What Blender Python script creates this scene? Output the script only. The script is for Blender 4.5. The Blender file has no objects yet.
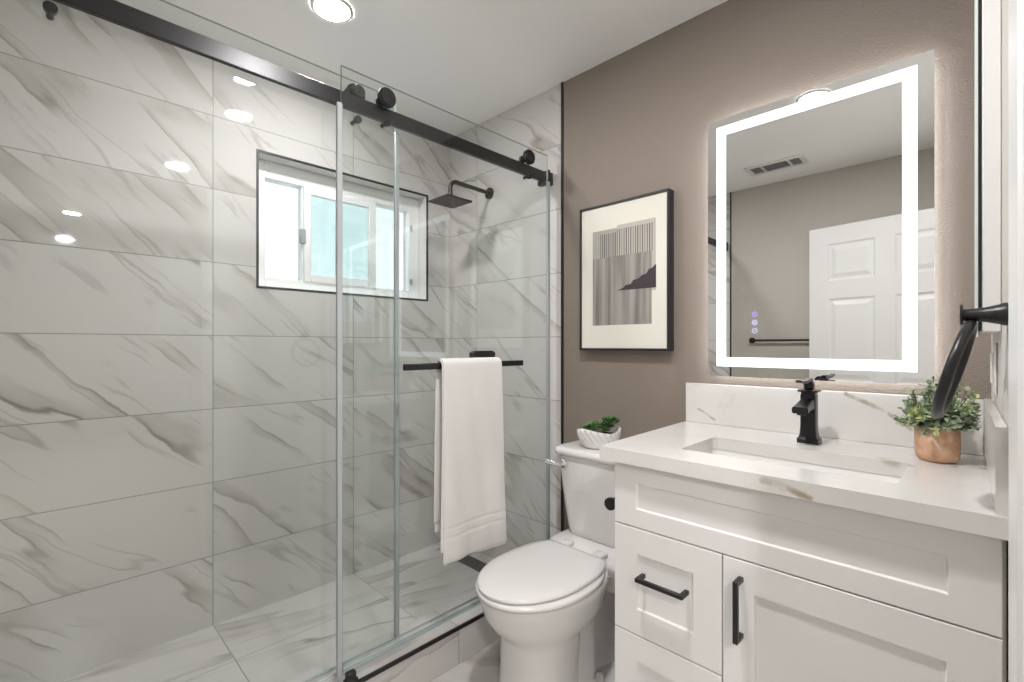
import bpy, bmesh, math, random
from mathutils import Vector, Matrix, noise

random.seed(11)
scene = bpy.context.scene
COL = scene.collection
PI = math.pi

# ------------------------------------------------------------------ camera
CAM_Z = 1.18
cam_data = bpy.data.cameras.new('camera')
cam_data.sensor_width = 36.0
cam_data.lens = 36.0 * 472.0 / 1024.0
cam_data.shift_y = 4.0 / 1024.0
cam_data.clip_start = 0.01
cam = bpy.data.objects.new('camera', cam_data)
cam.location = (0, 0, CAM_Z)
cam.rotation_euler = (PI / 2, 0, math.radians(44.76))
COL.objects.link(cam)
scene.camera = cam

# ------------------------------------------------------------------ world, exposure
WORLD_STRENGTH = 2.9
LAMP_STRENGTH = 500.0
SHOWER_LAMP_STRENGTH = 320.0
HALL_LAMP_STRENGTH = 1100.0
LED_STRENGTH = 1.7
LED_BACK_STRENGTH = 12.0
world = bpy.data.worlds.new('daylight')
scene.world = world
world.use_nodes = True
bg = world.node_tree.nodes['Background']
bg.inputs['Color'].default_value = (0.93, 0.975, 1.0, 1)
bg.inputs['Strength'].default_value = WORLD_STRENGTH
scene.view_settings.view_transform = 'Standard'
scene.view_settings.look = 'None'
scene.view_settings.gamma = 1.0
scene.view_settings.exposure = 0.30
scene.view_settings.use_curve_mapping = False
scene.cycles.max_bounces = 14
scene.cycles.diffuse_bounces = 6
scene.cycles.glossy_bounces = 6
scene.cycles.transmission_bounces = 8
scene.cycles.transparent_max_bounces = 24
scene.cycles.sample_clamp_indirect = 4.0
scene.cycles.caustics_reflective = False
scene.cycles.caustics_refractive = False


# ------------------------------------------------------------------ materials
class NT:
    """Small helper to write node graphs as expressions."""
    def __init__(s, name):
        s.mat = bpy.data.materials.new(name)
        s.mat.use_nodes = True
        s.t = s.mat.node_tree
        s.t.nodes.clear()
        s.out = s.t.nodes.new('ShaderNodeOutputMaterial')

    def node(s, typ, ins=None, **props):
        n = s.t.nodes.new(typ)
        for k, v in props.items():
            setattr(n, k, v)
        for k, v in (ins or {}).items():
            s.put(n.inputs[k], v)
        return n

    def put(s, sock, v):
        if isinstance(v, bpy.types.NodeSocket):
            s.t.links.new(v, sock)
        else:
            if sock.type == 'RGBA' and len(v) == 3:
                v = (*v, 1)
            sock.default_value = v

    def m(s, op, a, b=None, c=None, clamp=False):
        n = s.t.nodes.new('ShaderNodeMath')
        n.operation = op
        n.use_clamp = clamp
        for i, v in enumerate((a, b, c)):
            if v is not None:
                s.put(n.inputs[i], v)
        return n.outputs[0]

    def vm(s, op, a, b=None):
        n = s.t.nodes.new('ShaderNodeVectorMath')
        n.operation = op
        s.put(n.inputs[0], a)
        if b is not None:
            s.put(n.inputs[1], b)
        return n.outputs[0]

    def comb(s, x, y, z):
        return s.node('ShaderNodeCombineXYZ', {0: x, 1: y, 2: z}).outputs[0]

    def sep(s, v):
        n = s.node('ShaderNodeSeparateXYZ', {0: v})
        return n.outputs[0], n.outputs[1], n.outputs[2]

    def pos(s):
        return s.node('ShaderNodeTexCoord').outputs['Object']

    def noise(s, v, scale, detail=3, rough=0.5, dist=0.0):
        n = s.node('ShaderNodeTexNoise', {'Vector': v, 'Scale': scale, 'Detail': detail,
                                          'Roughness': rough, 'Distortion': dist})
        return n.outputs['Fac']

    def ss(s, v, a, b, lo=0.0, hi=1.0):
        n = s.node('ShaderNodeMapRange', {'Value': v, 'From Min': a, 'From Max': b, 'To Min': lo, 'To Max': hi},
                   interpolation_type='SMOOTHSTEP')
        return n.outputs[0]

    def mixc(s, f, a, b):
        n = s.node('ShaderNodeMix', data_type='RGBA')
        s.put(n.inputs[0], f)
        s.put(n.inputs[6], a)
        s.put(n.inputs[7], b)
        return n.outputs[2]

    def bump(s, h, strength, dist):
        return s.node('ShaderNodeBump', {'Height': h, 'Strength': strength, 'Distance': dist}).outputs[0]

    def principled(s, **ins):
        n = s.t.nodes.new('ShaderNodeBsdfPrincipled')
        for k, v in ins.items():
            s.put(n.inputs[k.replace('_', ' ')], v)
        s.t.links.new(n.outputs[0], s.out.inputs[0])
        return s.mat


def plain(name, col, rough=0.5, metal=0.0, spec=0.5, coat=0.0, var=0.03, bump=0.0, bscale=200.0):
    t = NT(name)
    p = t.pos()
    f = t.noise(p, 9.0, 3)
    a = tuple(c * (1 - var) for c in col)
    b = tuple(min(1, c * (1 + var)) for c in col)
    ins = dict(Base_Color=t.mixc(f, a, b), Roughness=rough, Metallic=metal, Specular_IOR_Level=spec, Coat_Weight=coat)
    if bump:
        ins['Normal'] = t.bump(t.noise(p, bscale, 2), bump, 0.002)
    return t.principled(**ins)


def emission(name, col, strength):
    t = NT(name)
    e = t.node('ShaderNodeEmission', {'Color': col, 'Strength': strength})
    t.t.links.new(e.outputs[0], t.out.inputs[0])
    return t.mat


def clear_glass(name, tint, refl_rough=0.0, ior=1.5, haze=0.0):
    """thin pane: see-through with a Fresnel reflection"""
    t = NT(name)
    fc = t.node('ShaderNodeLayerWeight', {'Blend': 0.5}).outputs['Facing']
    fr = t.m('ADD', t.m('MULTIPLY', t.m('POWER', fc, 5.0), 0.96), 0.04)
    tr = t.node('ShaderNodeBsdfTransparent', {'Color': tint}).outputs[0]
    gl = t.node('ShaderNodeBsdfGlossy', {'Color': (1, 1, 1), 'Roughness': refl_rough}).outputs[0]
    mx = t.node('ShaderNodeMixShader', {0: fr, 1: tr, 2: gl}).outputs[0]
    if haze:
        df = t.node('ShaderNodeBsdfTranslucent', {'Color': (0.95, 0.97, 0.97)}).outputs[0]
        mx = t.node('ShaderNodeMixShader', {0: haze, 1: mx, 2: df}).outputs[0]
    t.t.links.new(mx, t.out.inputs[0])
    return t.mat


def marble(name, ax, ay, u0, v0, w, h, angle, base=(0.575, 0.560, 0.538), rough=0.035, joint=0.0027, seed=0.0,
           strength=1.0, joint_col=(0.25, 0.243, 0.232)):
    """polished marble-look tile in a stack bond: ax, ay are the object axes that run along the tile"""
    t = NT(name)
    xyz = t.sep(t.pos())
    U = t.m('DIVIDE', t.m('SUBTRACT', xyz[ax], u0), w)
    V = t.m('DIVIDE', t.m('SUBTRACT', xyz[ay], v0), h)
    iu, iv = t.m('FLOOR', U), t.m('FLOOR', V)
    fu, fv = t.m('FRACT', U), t.m('FRACT', V)
    lu, lv = t.m('MULTIPLY', fu, w), t.m('MULTIPLY', fv, h)
    du = t.m('MINIMUM', lu, t.m('SUBTRACT', w, lu))
    dv = t.m('MINIMUM', lv, t.m('SUBTRACT', h, lv))
    d = t.m('MINIMUM', du, dv)
    jm = t.ss(d, joint * 0.45, joint * 0.8, 1.0, 0.0)
    wn = t.node('ShaderNodeTexWhiteNoise', {'Vector': t.comb(iu, iv, seed)}, noise_dimensions='3D').outputs['Color']
    rx, ry, rz = t.sep(wn)
    # the faces of the tiles were cut from one pattern; each sits at its own place in it
    px = t.m('ADD', lu, t.m('MULTIPLY', rx, 9.0))
    py = t.m('ADD', lv, t.m('MULTIPLY', ry, 9.0))
    ca, sa = math.cos(angle), math.sin(angle)
    al = t.m('ADD', t.m('MULTIPLY', px, ca), t.m('MULTIPLY', py, sa))
    ac = t.m('SUBTRACT', t.m('MULTIPLY', py, ca), t.m('MULTIPLY', px, sa))
    wob = t.noise(t.comb(al, ac, t.m('MULTIPLY', rz, 7.0)), 1.8, 3, 0.55)
    wob = t.m('MULTIPLY', t.m('SUBTRACT', wob, 0.5), 0.15)
    jit = t.noise(t.comb(al, ac, t.m('MULTIPLY', rz, 5.0)), 13.0, 4, 0.6)
    jit = t.m('MULTIPLY', t.m('SUBTRACT', jit, 0.5), 0.022)
    ac2 = t.m('ADD', t.m('ADD', ac, wob), jit)
    q = t.comb(t.m('MULTIPLY', al, 0.22), t.m('MULTIPLY', ac2, 1.9), t.m('MULTIPLY', rz, 3.0))
    n1 = t.noise(q, 2.6, 2.2, 0.5)
    s1 = t.m('SUBTRACT', n1, 0.5)
    r1 = t.m('ABSOLUTE', s1)
    n2 = t.noise(t.vm('ADD', q, (7.3, 2.1, 4.0)), 4.2, 2.5, 0.55)
    r2 = t.m('ABSOLUTE', t.m('SUBTRACT', n2, 0.52))
    pm = t.comb(t.m('MULTIPLY', al, 1.0), t.m('MULTIPLY', ac2, 1.2), t.m('ADD', t.m('MULTIPLY', rz, 3.0), 9.0))
    mask = t.ss(t.noise(pm, 2.6, 2), 0.40, 0.62)
    mask2 = t.ss(t.noise(t.vm('ADD', pm, (13.0, 5.0, 8.0)), 3.4, 2), 0.46, 0.64)
    # a vein is a soft band with a darker, broken line along one of its edges
    up = t.ss(s1, -0.003, 0.075, 1.0, 0.0)
    dn = t.ss(s1, -0.014, 0.0, 0.0, 1.0)
    band = t.m('MULTIPLY', t.m('MULTIPLY', up, dn), t.m('ADD', t.m('MULTIPLY', mask, 0.80), 0.04))
    fine = t.m('MULTIPLY', t.ss(r1, 0.0, 0.011, 1.0, 0.0), t.m('MULTIPLY', mask, t.m('ADD', t.m('MULTIPLY', mask2, 0.7), 0.25)))
    thread = t.m('MULTIPLY', t.ss(r2, 0.0, 0.022, 1.0, 0.0), t.m('MULTIPLY', mask2, 0.42))
    cloud = t.noise(q, 1.3, 3)
    c = t.mixc(t.m('MULTIPLY', t.ss(cloud, 0.35, 0.7), 0.35), base, tuple(b * k for b, k in zip(base, (0.88, 0.87, 0.86))))
    c = t.mixc(t.m('MULTIPLY', band, 0.72 * strength), c, (0.33, 0.295, 0.255))
    c = t.mixc(t.m('MULTIPLY', t.m('MAXIMUM', fine, thread), 0.85 * strength), c, (0.19, 0.17, 0.15))
    c = t.mixc(jm, c, joint_col)
    rg = t.m('ADD', t.m('MULTIPLY', jm, 0.4), rough)
    tilt = t.noise(t.pos(), 3.0, 1)
    nb = t.bump(t.m('ADD', t.m('MULTIPLY', jm, -1.0), t.m('MULTIPLY', tilt, 0.0)), 0.35, 0.0012)
    return t.principled(Base_Color=c, Roughness=rg, Normal=nb, Specular_IOR_Level=0.5)


def quartz(name):
    """white quartz with a few gold-grey veins"""
    t = NT(name)
    p = t.node('ShaderNodeNewGeometry').outputs['Position']
    x, y, z = t.sep(p)
    wob = t.m('MULTIPLY', t.m('SUBTRACT', t.noise(p, 11.0, 4, 0.6), 0.5), 0.04)
    base = t.mixc(t.ss(t.noise(p, 3.0, 4), 0.35, 0.7), (0.75, 0.735, 0.71), (0.68, 0.662, 0.635))
    n = t.noise(p, 1.9, 5, 0.55, 0.9)
    r = t.m('ABSOLUTE', t.m('SUBTRACT', n, 0.5))
    msk = t.ss(t.noise(t.vm('ADD', p, (4.0, 1.0, 2.0)), 2.3, 2), 0.50, 0.66)
    v = t.m('MULTIPLY', t.ss(r, 0.0, 0.012, 1.0, 0.0), t.m('MULTIPLY', msk, 0.12))

    def seg(a, b, wid, k):
        # distance of (x, z-and-y mix) from one drawn vein
        q = t.comb(t.m('ADD', x, wob), t.m('ADD', y, wob), t.m('ADD', z, t.m('MULTIPLY', wob, -1.0)))
        A, B = Vector(a), Vector(b)
        D = B - A
        pa = t.vm('SUBTRACT', q, tuple(A))
        dt = t.node('ShaderNodeVectorMath', operation='DOT_PRODUCT')
        t.put(dt.inputs[0], pa)
        dt.inputs[1].default_value = tuple(D / D.length_squared)
        hcl = t.m('MINIMUM', t.m('MAXIMUM', dt.outputs['Value'], 0.0), 1.0)
        sc = t.node('ShaderNodeVectorMath', operation='SCALE')
        sc.inputs[0].default_value = tuple(D)
        t.put(sc.inputs['Scale'], hcl)
        ln = t.node('ShaderNodeVectorMath', operation='LENGTH')
        t.put(ln.inputs[0], t.vm('SUBTRACT', pa, sc.outputs[0]))
        patch = t.ss(t.noise(t.vm('ADD', p, (2.0, 0.0, 5.0)), 24.0, 3), 0.36, 0.58)
        return t.m('MULTIPLY', t.ss(ln.outputs['Value'], wid * 0.25, wid, 1.0, 0.0), t.m('MULTIPLY', t.m('ADD', t.m('MULTIPLY', patch, 0.62), 0.4), k))
    for a, b, wid, k in (((-0.283, 1.68, 1.0385), (-0.200, 1.68, 1.002), 0.010, 0.9),
                         ((-0.200, 1.68, 1.002), (-0.136, 1.68, 0.953), 0.008, 0.9),
                         ((-0.33, 1.104, 0.885), (-0.25, 1.104, 0.872), 0.012, 0.9),
                         ((-0.12, 1.43, 0.90), (-0.17, 1.47, 0.90), 0.02, 0.55),
                         ((-0.72, 1.68, 0.95), (-0.66, 1.68, 0.915), 0.006, 0.7),
                         ((0.02, 1.17, 0.985), (0.03, 1.13, 0.965), 0.009, 0.8)):
        v = t.m('MAXIMUM', v, seg(a, b, wid, k))
    c = t.mixc(v, base, (0.33, 0.27, 0.19))
    return t.principled(Base_Color=c, Roughness=0.16, Specular_IOR_Level=0.5)


def orange_peel(name, col, rough=0.55, k=0.35, scale=170.0):
    t = NT(name)
    p = t.pos()
    h = t.ss(t.noise(p, scale, 2, 0.55), 0.40, 0.68)
    big = t.noise(p, 2.2, 3)
    c = t.mixc(big, tuple(v * 0.97 for v in col), tuple(v * 1.03 for v in col))
    return t.principled(Base_Color=c, Roughness=rough, Normal=t.bump(h, k, 0.0022), Specular_IOR_Level=0.45)


def terry(name):
    t = NT(name)
    p = t.pos()
    x, y, z = t.sep(p)
    z = t.m('ADD', z, 1.106)
    f = t.noise(p, 420.0, 2)
    # two flat woven bands near the hem
    b1 = t.m('MULTIPLY', t.ss(z, 0.492, 0.497), t.ss(z, 0.505, 0.510, 1.0, 0.0))
    b2 = t.m('MULTIPLY', t.ss(z, 0.528, 0.532), t.ss(z, 0.538, 0.543, 1.0, 0.0))
    b3 = t.m('MULTIPLY', t.ss(z, 0.395, 0.40), t.ss(z, 0.412, 0.418, 1.0, 0.0))
    flat = t.m('MAXIMUM', t.m('MAXIMUM', b1, b2), b3)
    h = t.m('SUBTRACT', t.m('MULTIPLY', f, t.m('SUBTRACT', 1.0, flat)), t.m('MULTIPLY', flat, 0.25))
    c = t.mixc(f, (0.66, 0.64, 0.615), (0.78, 0.76, 0.735))
    return t.principled(Base_Color=c, Roughness=0.95, Normal=t.bump(h, 0.5, 0.003), Specular_IOR_Level=0.15,
                        Sheen_Weight=0.25)


M = {}
ROW0, ROWH, TW = 0.036, 0.2955, 0.6
M['tile_left'] = marble('marble tile left', 1, 2, 0.502, ROW0, TW, ROWH, math.radians(-42), seed=1.0)
M['tile_back'] = marble('marble tile back', 0, 2, -1.3565, ROW0, TW, ROWH, math.radians(-36), seed=2.0)
M['tile_front'] = marble('marble tile front', 0, 2, -1.3565, ROW0, TW, ROWH, math.radians(-36), seed=3.0)
M['tile_pan'] = marble('marble tile shower floor', 1, 0, 0.502, -1.89, TW, 0.30, math.radians(12), seed=4.0, rough=0.2)
M['tile_curb'] = marble('marble tile curb', 1, 2, 0.502, -0.45, TW, 0.60, math.radians(10), seed=5.0, rough=0.15)
M['tile_floor'] = marble('marble tile floor', 0, 1, -1.37, 0.36, 0.6, 0.6, math.radians(35), seed=6.0, rough=0.22,
                         base=(0.57, 0.556, 0.535))
M['taupe'] = orange_peel('taupe wall paint', (0.236, 0.195, 0.163))
M['pale_wall'] = orange_peel('pale greige wall paint', (0.45, 0.418, 0.370), k=0.10)
M['right_wall'] = orange_peel('off white wall paint', (0.62, 0.60, 0.55), k=0.25)
M['ceiling'] = orange_peel('ceiling paint', (0.95, 0.95, 0.945), rough=0.42, k=0.12, scale=110.0)
M['white_paint'] = plain('white semi gloss paint', (0.76, 0.75, 0.735), rough=0.3, var=0.012)
M['door_paint'] = plain('white door paint', (0.72, 0.71, 0.695), rough=0.35, var=0.012)
M['cabinet'] = plain('white cabinet lacquer', (0.79, 0.775, 0.76), rough=0.33, var=0.012)
M['cabinet_dark'] = plain('cabinet interior', (0.10, 0.095, 0.09), rough=0.7)
M['black'] = plain('matte black metal', (0.010, 0.0095, 0.010), rough=0.36, metal=0.0, spec=0.5)
M['black_satin'] = plain('satin black rail', (0.013, 0.012, 0.013), rough=0.30, spec=0.35)
M['rubber'] = plain('dark rubber', (0.03, 0.03, 0.03), rough=0.7)
M['chrome'] = plain('chrome', (0.82, 0.83, 0.84), rough=0.09, metal=1.0, var=0.01)
M['alu'] = plain('bright aluminium', (0.70, 0.71, 0.72), rough=0.25, metal=1.0, var=0.02)
M['porcelain'] = plain('white porcelain', (0.72, 0.705, 0.69), rough=0.07, spec=0.55, var=0.008)
M['seat_plastic'] = plain('white seat plastic', (0.70, 0.685, 0.67), rough=0.16, var=0.008)
M['sink_white'] = plain('sink ceramic', (0.83, 0.82, 0.80), rough=0.1, var=0.01)
M['vinyl'] = plain('white window vinyl', (0.87, 0.88, 0.88), rough=0.35, var=0.01)
M['track'] = plain('pale track plastic', (0.58, 0.60, 0.61), rough=0.3)
M['seal'] = plain('milky clear door seal', (0.40, 0.42, 0.435), rough=0.25, var=0.02)
M['grey_latch'] = plain('grey latch plastic', (0.35, 0.37, 0.38), rough=0.4)
M['quartz'] = quartz('white quartz')
M['glass'] = clear_glass('clear shower glass', (0.958, 0.974, 0.968))
M['glass_edge'] = plain('green glass edge', (0.36, 0.46, 0.43), rough=0.12)
M['pane_clear'] = clear_glass('window pane', (0.60, 0.615, 0.615))
M['pane_green'] = clear_glass('tinted window pane', (0.875, 0.945, 0.95))
M['terry'] = terry('white terry cloth')
M['mirror'] = plain('mirror silver', (0.90, 0.915, 0.91), rough=0.0, metal=1.0, var=0.0)
M['mirror_edge'] = plain('mirror polished edge', (0.62, 0.68, 0.68), rough=0.2)
M['led'] = emission('led band', (0.86, 0.95, 1.0), LED_STRENGTH)
M['led_back'] = emission('led back light', (0.96, 0.97, 1.0), LED_BACK_STRENGTH)
M['icon'] = emission('touch icon light', (0.66, 0.66, 1.0), 1.1)
M['icon_blue'] = emission('active touch icon light', (0.36, 0.32, 1.0), 1.2)
M['lamp'] = emission('downlight lens', (0.985, 0.965, 0.975), LAMP_STRENGTH)
M['shower_lamp'] = emission('shower downlight lens', (0.985, 0.965, 0.975), SHOWER_LAMP_STRENGTH)
M['hall_lamp'] = emission('hall downlight lens', (0.985, 0.965, 0.975), HALL_LAMP_STRENGTH)
M['frame_black'] = plain('black picture frame', (0.012, 0.012, 0.013), rough=0.4)
M['paper'] = plain('cream paper', (0.70, 0.68, 0.60), rough=0.75, var=0.015)
M['ink_dark'] = plain('dark plum ink', (0.040, 0.030, 0.036), rough=0.7, var=0.1)
M['ink_line'] = plain('grey line ink', (0.13, 0.12, 0.11), rough=0.7)
M['ink_beige'] = plain('beige ink', (0.46, 0.43, 0.38), rough=0.75, var=0.03)
M['ink_grey'] = plain('pale grey ink', (0.36, 0.34, 0.305), rough=0.75, var=0.03)
M['pot'] = None
M['vent_dark'] = plain('dark duct', (0.11, 0.11, 0.11), rough=0.8)
M['soil'] = plain('dark moss', (0.03, 0.035, 0.02), rough=0.9, var=0.3)
M['hall_floor'] = plain('hall floor', (0.55, 0.50, 0.43), rough=0.4)
M['drain'] = plain('dark drain grate', (0.15, 0.145, 0.14), rough=0.4, metal=0.5)


def _wash():
    t = NT('grey wash ink')
    x, y, z = t.sep(t.pos())
    f = t.noise(t.comb(t.m('MULTIPLY', x, 30.0), 0.0, t.m('MULTIPLY', z, 1.2)), 1.0, 3)
    line = t.m('FRACT', t.m('MULTIPLY', x, 230.0))
    c = t.mixc(t.ss(f, 0.35, 0.65), (0.17, 0.16, 0.145), (0.36, 0.34, 0.31))
    c = t.mixc(t.m('MULTIPLY', t.ss(line, 0.4, 0.7), 0.25), c, (0.10, 0.095, 0.09))
    return t.principled(Base_Color=c, Roughness=0.75)


def _terracotta():
    t = NT('speckled terracotta')
    p = t.pos()
    c = t.mixc(t.ss(t.noise(p, 35.0, 4), 0.3, 0.7), (0.53, 0.300, 0.185), (0.66, 0.425, 0.285))
    return t.principled(Base_Color=c, Roughness=0.75, Normal=t.bump(t.noise(p, 160.0, 3), 0.25, 0.002))


def _leaf(name, a, b, c2):
    t = NT(name)
    p = t.pos()
    f = t.noise(p, 38.0, 2)
    g = t.noise(p, 17.0, 1)
    c = t.mixc(t.ss(f, 0.36, 0.62), a, b)
    c = t.mixc(t.m('MULTIPLY', t.ss(g, 0.55, 0.72), 0.8), c, c2)
    return t.principled(Base_Color=c, Roughness=0.5, Specular_IOR_Level=0.35)


M['wash'] = _wash()
M['pot'] = _terracotta()
M['leaf'] = _leaf('eucalyptus leaf', (0.19, 0.25, 0.15), (0.48, 0.56, 0.38), (0.72, 0.76, 0.26))
M['succulent'] = _leaf('succulent leaf', (0.030, 0.075, 0.024), (0.11, 0.20, 0.07), (0.22, 0.30, 0.15))
M['stem'] = plain('green stem', (0.10, 0.12, 0.06), rough=0.6)


# ------------------------------------------------------------------ mesh helpers
ORIGIN = {}


def new_bm():
    return bmesh.new()


def add_box(bm, x0, x1, y0, y1, z0, z1, bev=0.0, seg=1, mi=0):
    mat = Matrix.Translation(((x0 + x1) / 2, (y0 + y1) / 2, (z0 + z1) / 2)) @ Matrix.Diagonal((abs(x1 - x0), abs(y1 - y0), abs(z1 - z0), 1))
    r = bmesh.ops.create_cube(bm, size=1.0, matrix=mat)
    vs = r['verts']
    faces = {f for v in vs for f in v.link_faces}
    for f in faces:
        f.material_index = mi
    if bev > 0:
        edges = {e for v in vs for e in v.link_edges}
        bmesh.ops.bevel(bm, geom=list(edges), offset=bev, segments=seg, affect='EDGES', profile=0.5)
    return vs


def add_tube(bm, pts, r, sides=16, caps=True, closed=False):
    """a round tube through points; r may be a list"""
    pts = [Vector(p) for p in pts]
    n = len(pts)
    rs = r if isinstance(r, (list, tuple)) else [r] * n
    rings = []
    prev = None
    for i, p in enumerate(pts):
        if closed:
            d = pts[(i + 1) % n] - pts[i - 1]
        else:
            d = pts[min(i + 1, n - 1)] - pts[max(i - 1, 0)]
        if d.length < 1e-9:
            d = prev[2] if prev else Vector((0, 0, 1))
        d = d.normalized()
        if prev is None:
            a = d.cross(Vector((0, 0, 1)))
            if a.length < 1e-3:
                a = d.cross(Vector((0, 1, 0)))
            a.normalize()
        else:
            a = prev[0] - d * prev[0].dot(d)
            a.normalize()
        b = d.cross(a)
        prev = (a, b, d)
        rings.append([bm.verts.new(p + (a * math.cos(t) + b * math.sin(t)) * rs[i]) for t in [2 * PI * k / sides for k in range(sides)]])
    m = n if closed else n - 1
    for i in range(m):
        A, B = rings[i], rings[(i + 1) % n]
        for k in range(sides):
            bm.faces.new((A[k], A[(k + 1) % sides], B[(k + 1) % sides], B[k]))
    if caps and not closed:
        bm.faces.new(rings[0][::-1])
        bm.faces.new(rings[-1])


def loft(bm, rings, cap0=True, cap1=True, closed=True, mi=0):
    vr = [[bm.verts.new(p) for p in ring] for ring in rings]
    n = len(vr[0])
    for A, B in zip(vr, vr[1:]):
        for k in range(n if closed else n - 1):
            f = bm.faces.new((A[k], A[(k + 1) % n], B[(k + 1) % n], B[k]))
            f.material_index = mi
    if cap0:
        bm.faces.new(vr[0][::-1]).material_index = mi
    if cap1:
        bm.faces.new(vr[-1]).material_index = mi
    return vr


def add_lathe(bm, prof, c=(0, 0), sides=40, cap0=True, cap1=True):
    rings = [[Vector((c[0] + r * math.cos(2 * PI * k / sides), c[1] + r * math.sin(2 * PI * k / sides), z)) for k in range(sides)] for r, z in prof]
    return loft(bm, rings, cap0, cap1)


def add_disc_axis(bm, center, axis, r, half, sides=32, bev=0.0):
    """a short cylinder along an axis, softly chamfered"""
    c, a = Vector(center), Vector(axis).normalized()
    if bev:
        prof = [(r - bev, -half), (r, -half + bev), (r, half - bev), (r - bev, half)]
    else:
        prof = [(r, -half), (r, half)]
    b = a.orthogonal().normalized()
    d = a.cross(b)
    rings = [[c + a * h + (b * math.cos(2 * PI * k / sides) + d * math.sin(2 * PI * k / sides)) * rr for k in range(sides)] for rr, h in prof]
    loft(bm, rings)


def add_prism(bm, pts, ext, mi=0):
    """extrude a planar polygon along a vector"""
    A = [bm.verts.new(Vector(p)) for p in pts]
    B = [bm.verts.new(Vector(p) + Vector(ext)) for p in pts]
    n = len(A)
    fs = [bm.faces.new(A[::-1]), bm.faces.new(B)]
    for k in range(n):
        fs.append(bm.faces.new((A[k], A[(k + 1) % n], B[(k + 1) % n], B[k])))
    for f in fs:
        f.material_index = mi


def rrect(cx, cy, hx, hy, r, z, n=8):
    """a rounded rectangle ring"""
    out = []
    for (sx, sy, a0) in ((1, 1, 0), (-1, 1, PI / 2), (-1, -1, PI), (1, -1, 1.5 * PI)):
        for k in range(n + 1):
            a = a0 + PI / 2 * k / n
            out.append(Vector((cx + sx * (hx - r) + r * math.cos(a), cy + sy * (hy - r) + r * math.sin(a), z)))
    return out


def finish(bm, smooth=True, angle=40):
    bmesh.ops.recalc_face_normals(bm, faces=bm.faces)
    for f in bm.faces:
        f.smooth = smooth
    for e in bm.edges:
        if len(e.link_faces) == 2 and e.calc_face_angle(0) > math.radians(angle):
            e.smooth = False


def obj(name, bm, mats, parent=None, origin=(0, 0, 0), smooth=True, angle=40, world=False):
    """link a bmesh (in world coordinates) as one mesh object; with a parent its points become local to that parent's thing"""
    finish(bm, smooth, angle)
    if parent is not None:
        org = ORIGIN[parent.name]
    else:
        org = Vector(origin)
    bmesh.ops.translate(bm, verts=bm.verts, vec=-org)
    me = bpy.data.meshes.new(name)
    bm.to_mesh(me)
    bm.free()
    for m in (mats if isinstance(mats, (list, tuple)) else [mats]):
        me.materials.append(m)
    o = bpy.data.objects.new(name, me)
    COL.objects.link(o)
    if parent is not None:
        o.parent = parent
    else:
        o.location = org
    ORIGIN[o.name] = org
    return o


def tag(o, label, cat, group=None):
    o['label'] = label
    o['category'] = cat
    if group:
        o['group'] = group
    return o


def thing(name, label, cat, loc=(0, 0, 0), group=None, frame=None):
    """an Empty at the thing's base that parents its parts; with a frame its points are given in that frame"""
    o = bpy.data.objects.new(name, None)
    COL.objects.link(o)
    o.empty_display_size = 0.1
    o.location = loc
    ORIGIN[o.name] = Vector(loc)
    if frame is not None:
        loc_w = frame @ Vector(loc)
        o.location = loc_w
        o.rotation_euler = frame.to_euler()
    return tag(o, label, cat, group)


def struct(name, bm, mats, parent=None, smooth=False, angle=40, origin=(0, 0, 0)):
    o = obj(name, bm, mats, parent, origin, smooth, angle)
    if parent is None:
        o['kind'] = 'structure'
    return o


# ------------------------------------------------------------------ room shell
TRIM_F = -1.395       # edge of the shower tile on the wall behind the camera
XL = -2.195          # tiled long wall of the shower
YB = 1.70            # taupe wall with the vanity
YF = -0.535           # wall behind the camera
ZC = 2.383           # ceiling
TRIM_X = -1.3585     # edge of the shower tile on the back and front walls
PIV = Vector((0.034, 1.115, 0.0))      # the right wall runs through here, slightly off square
RW = Matrix.Translation(PIV) @ Matrix.Rotation(0.023, 4, 'Z')
# in the right wall's own frame: x = 0 is the wall's face, -x points into the room
DO0, DO1, DHEAD = -0.27 - 1.115, 0.66 - 1.115, 2.03      # doorway

WY0, WY1, WZ0, WZ1 = 0.672, 1.536, 1.434, 2.008          # window opening

bm = new_bm()
add_box(bm, -1.37, 0.25, YF - 0.12, YB + 0.12, -0.1, 0.0)
struct('floor', bm, M['tile_floor'])
bm = new_bm()
add_box(bm, XL - 0.15, 0.16, YF - 0.15, YB + 0.15, ZC, ZC + 0.1)
struct('ceiling', bm, M['ceiling'])
bm = new_bm()
add_box(bm, TRIM_X, 0.16, YB, YB + 0.12, -0.1, ZC)
struct('wall_back', bm, M['taupe'])
bm = new_bm()
add_box(bm, XL - 0.15, TRIM_X, YB, YB + 0.12, -0.1, ZC)
struct('wall_shower_back', bm, M['tile_back'])
bm = new_bm()
add_box(bm, TRIM_F, 0.25, YF - 0.12, YF, -0.1, ZC)
struct('wall_front', bm, M['pale_wall'])
bm = new_bm()
add_box(bm, XL - 0.15, TRIM_F, YF - 0.12, YF, -0.1, ZC)
struct('wall_shower_front', bm, M['tile_front'])

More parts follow.
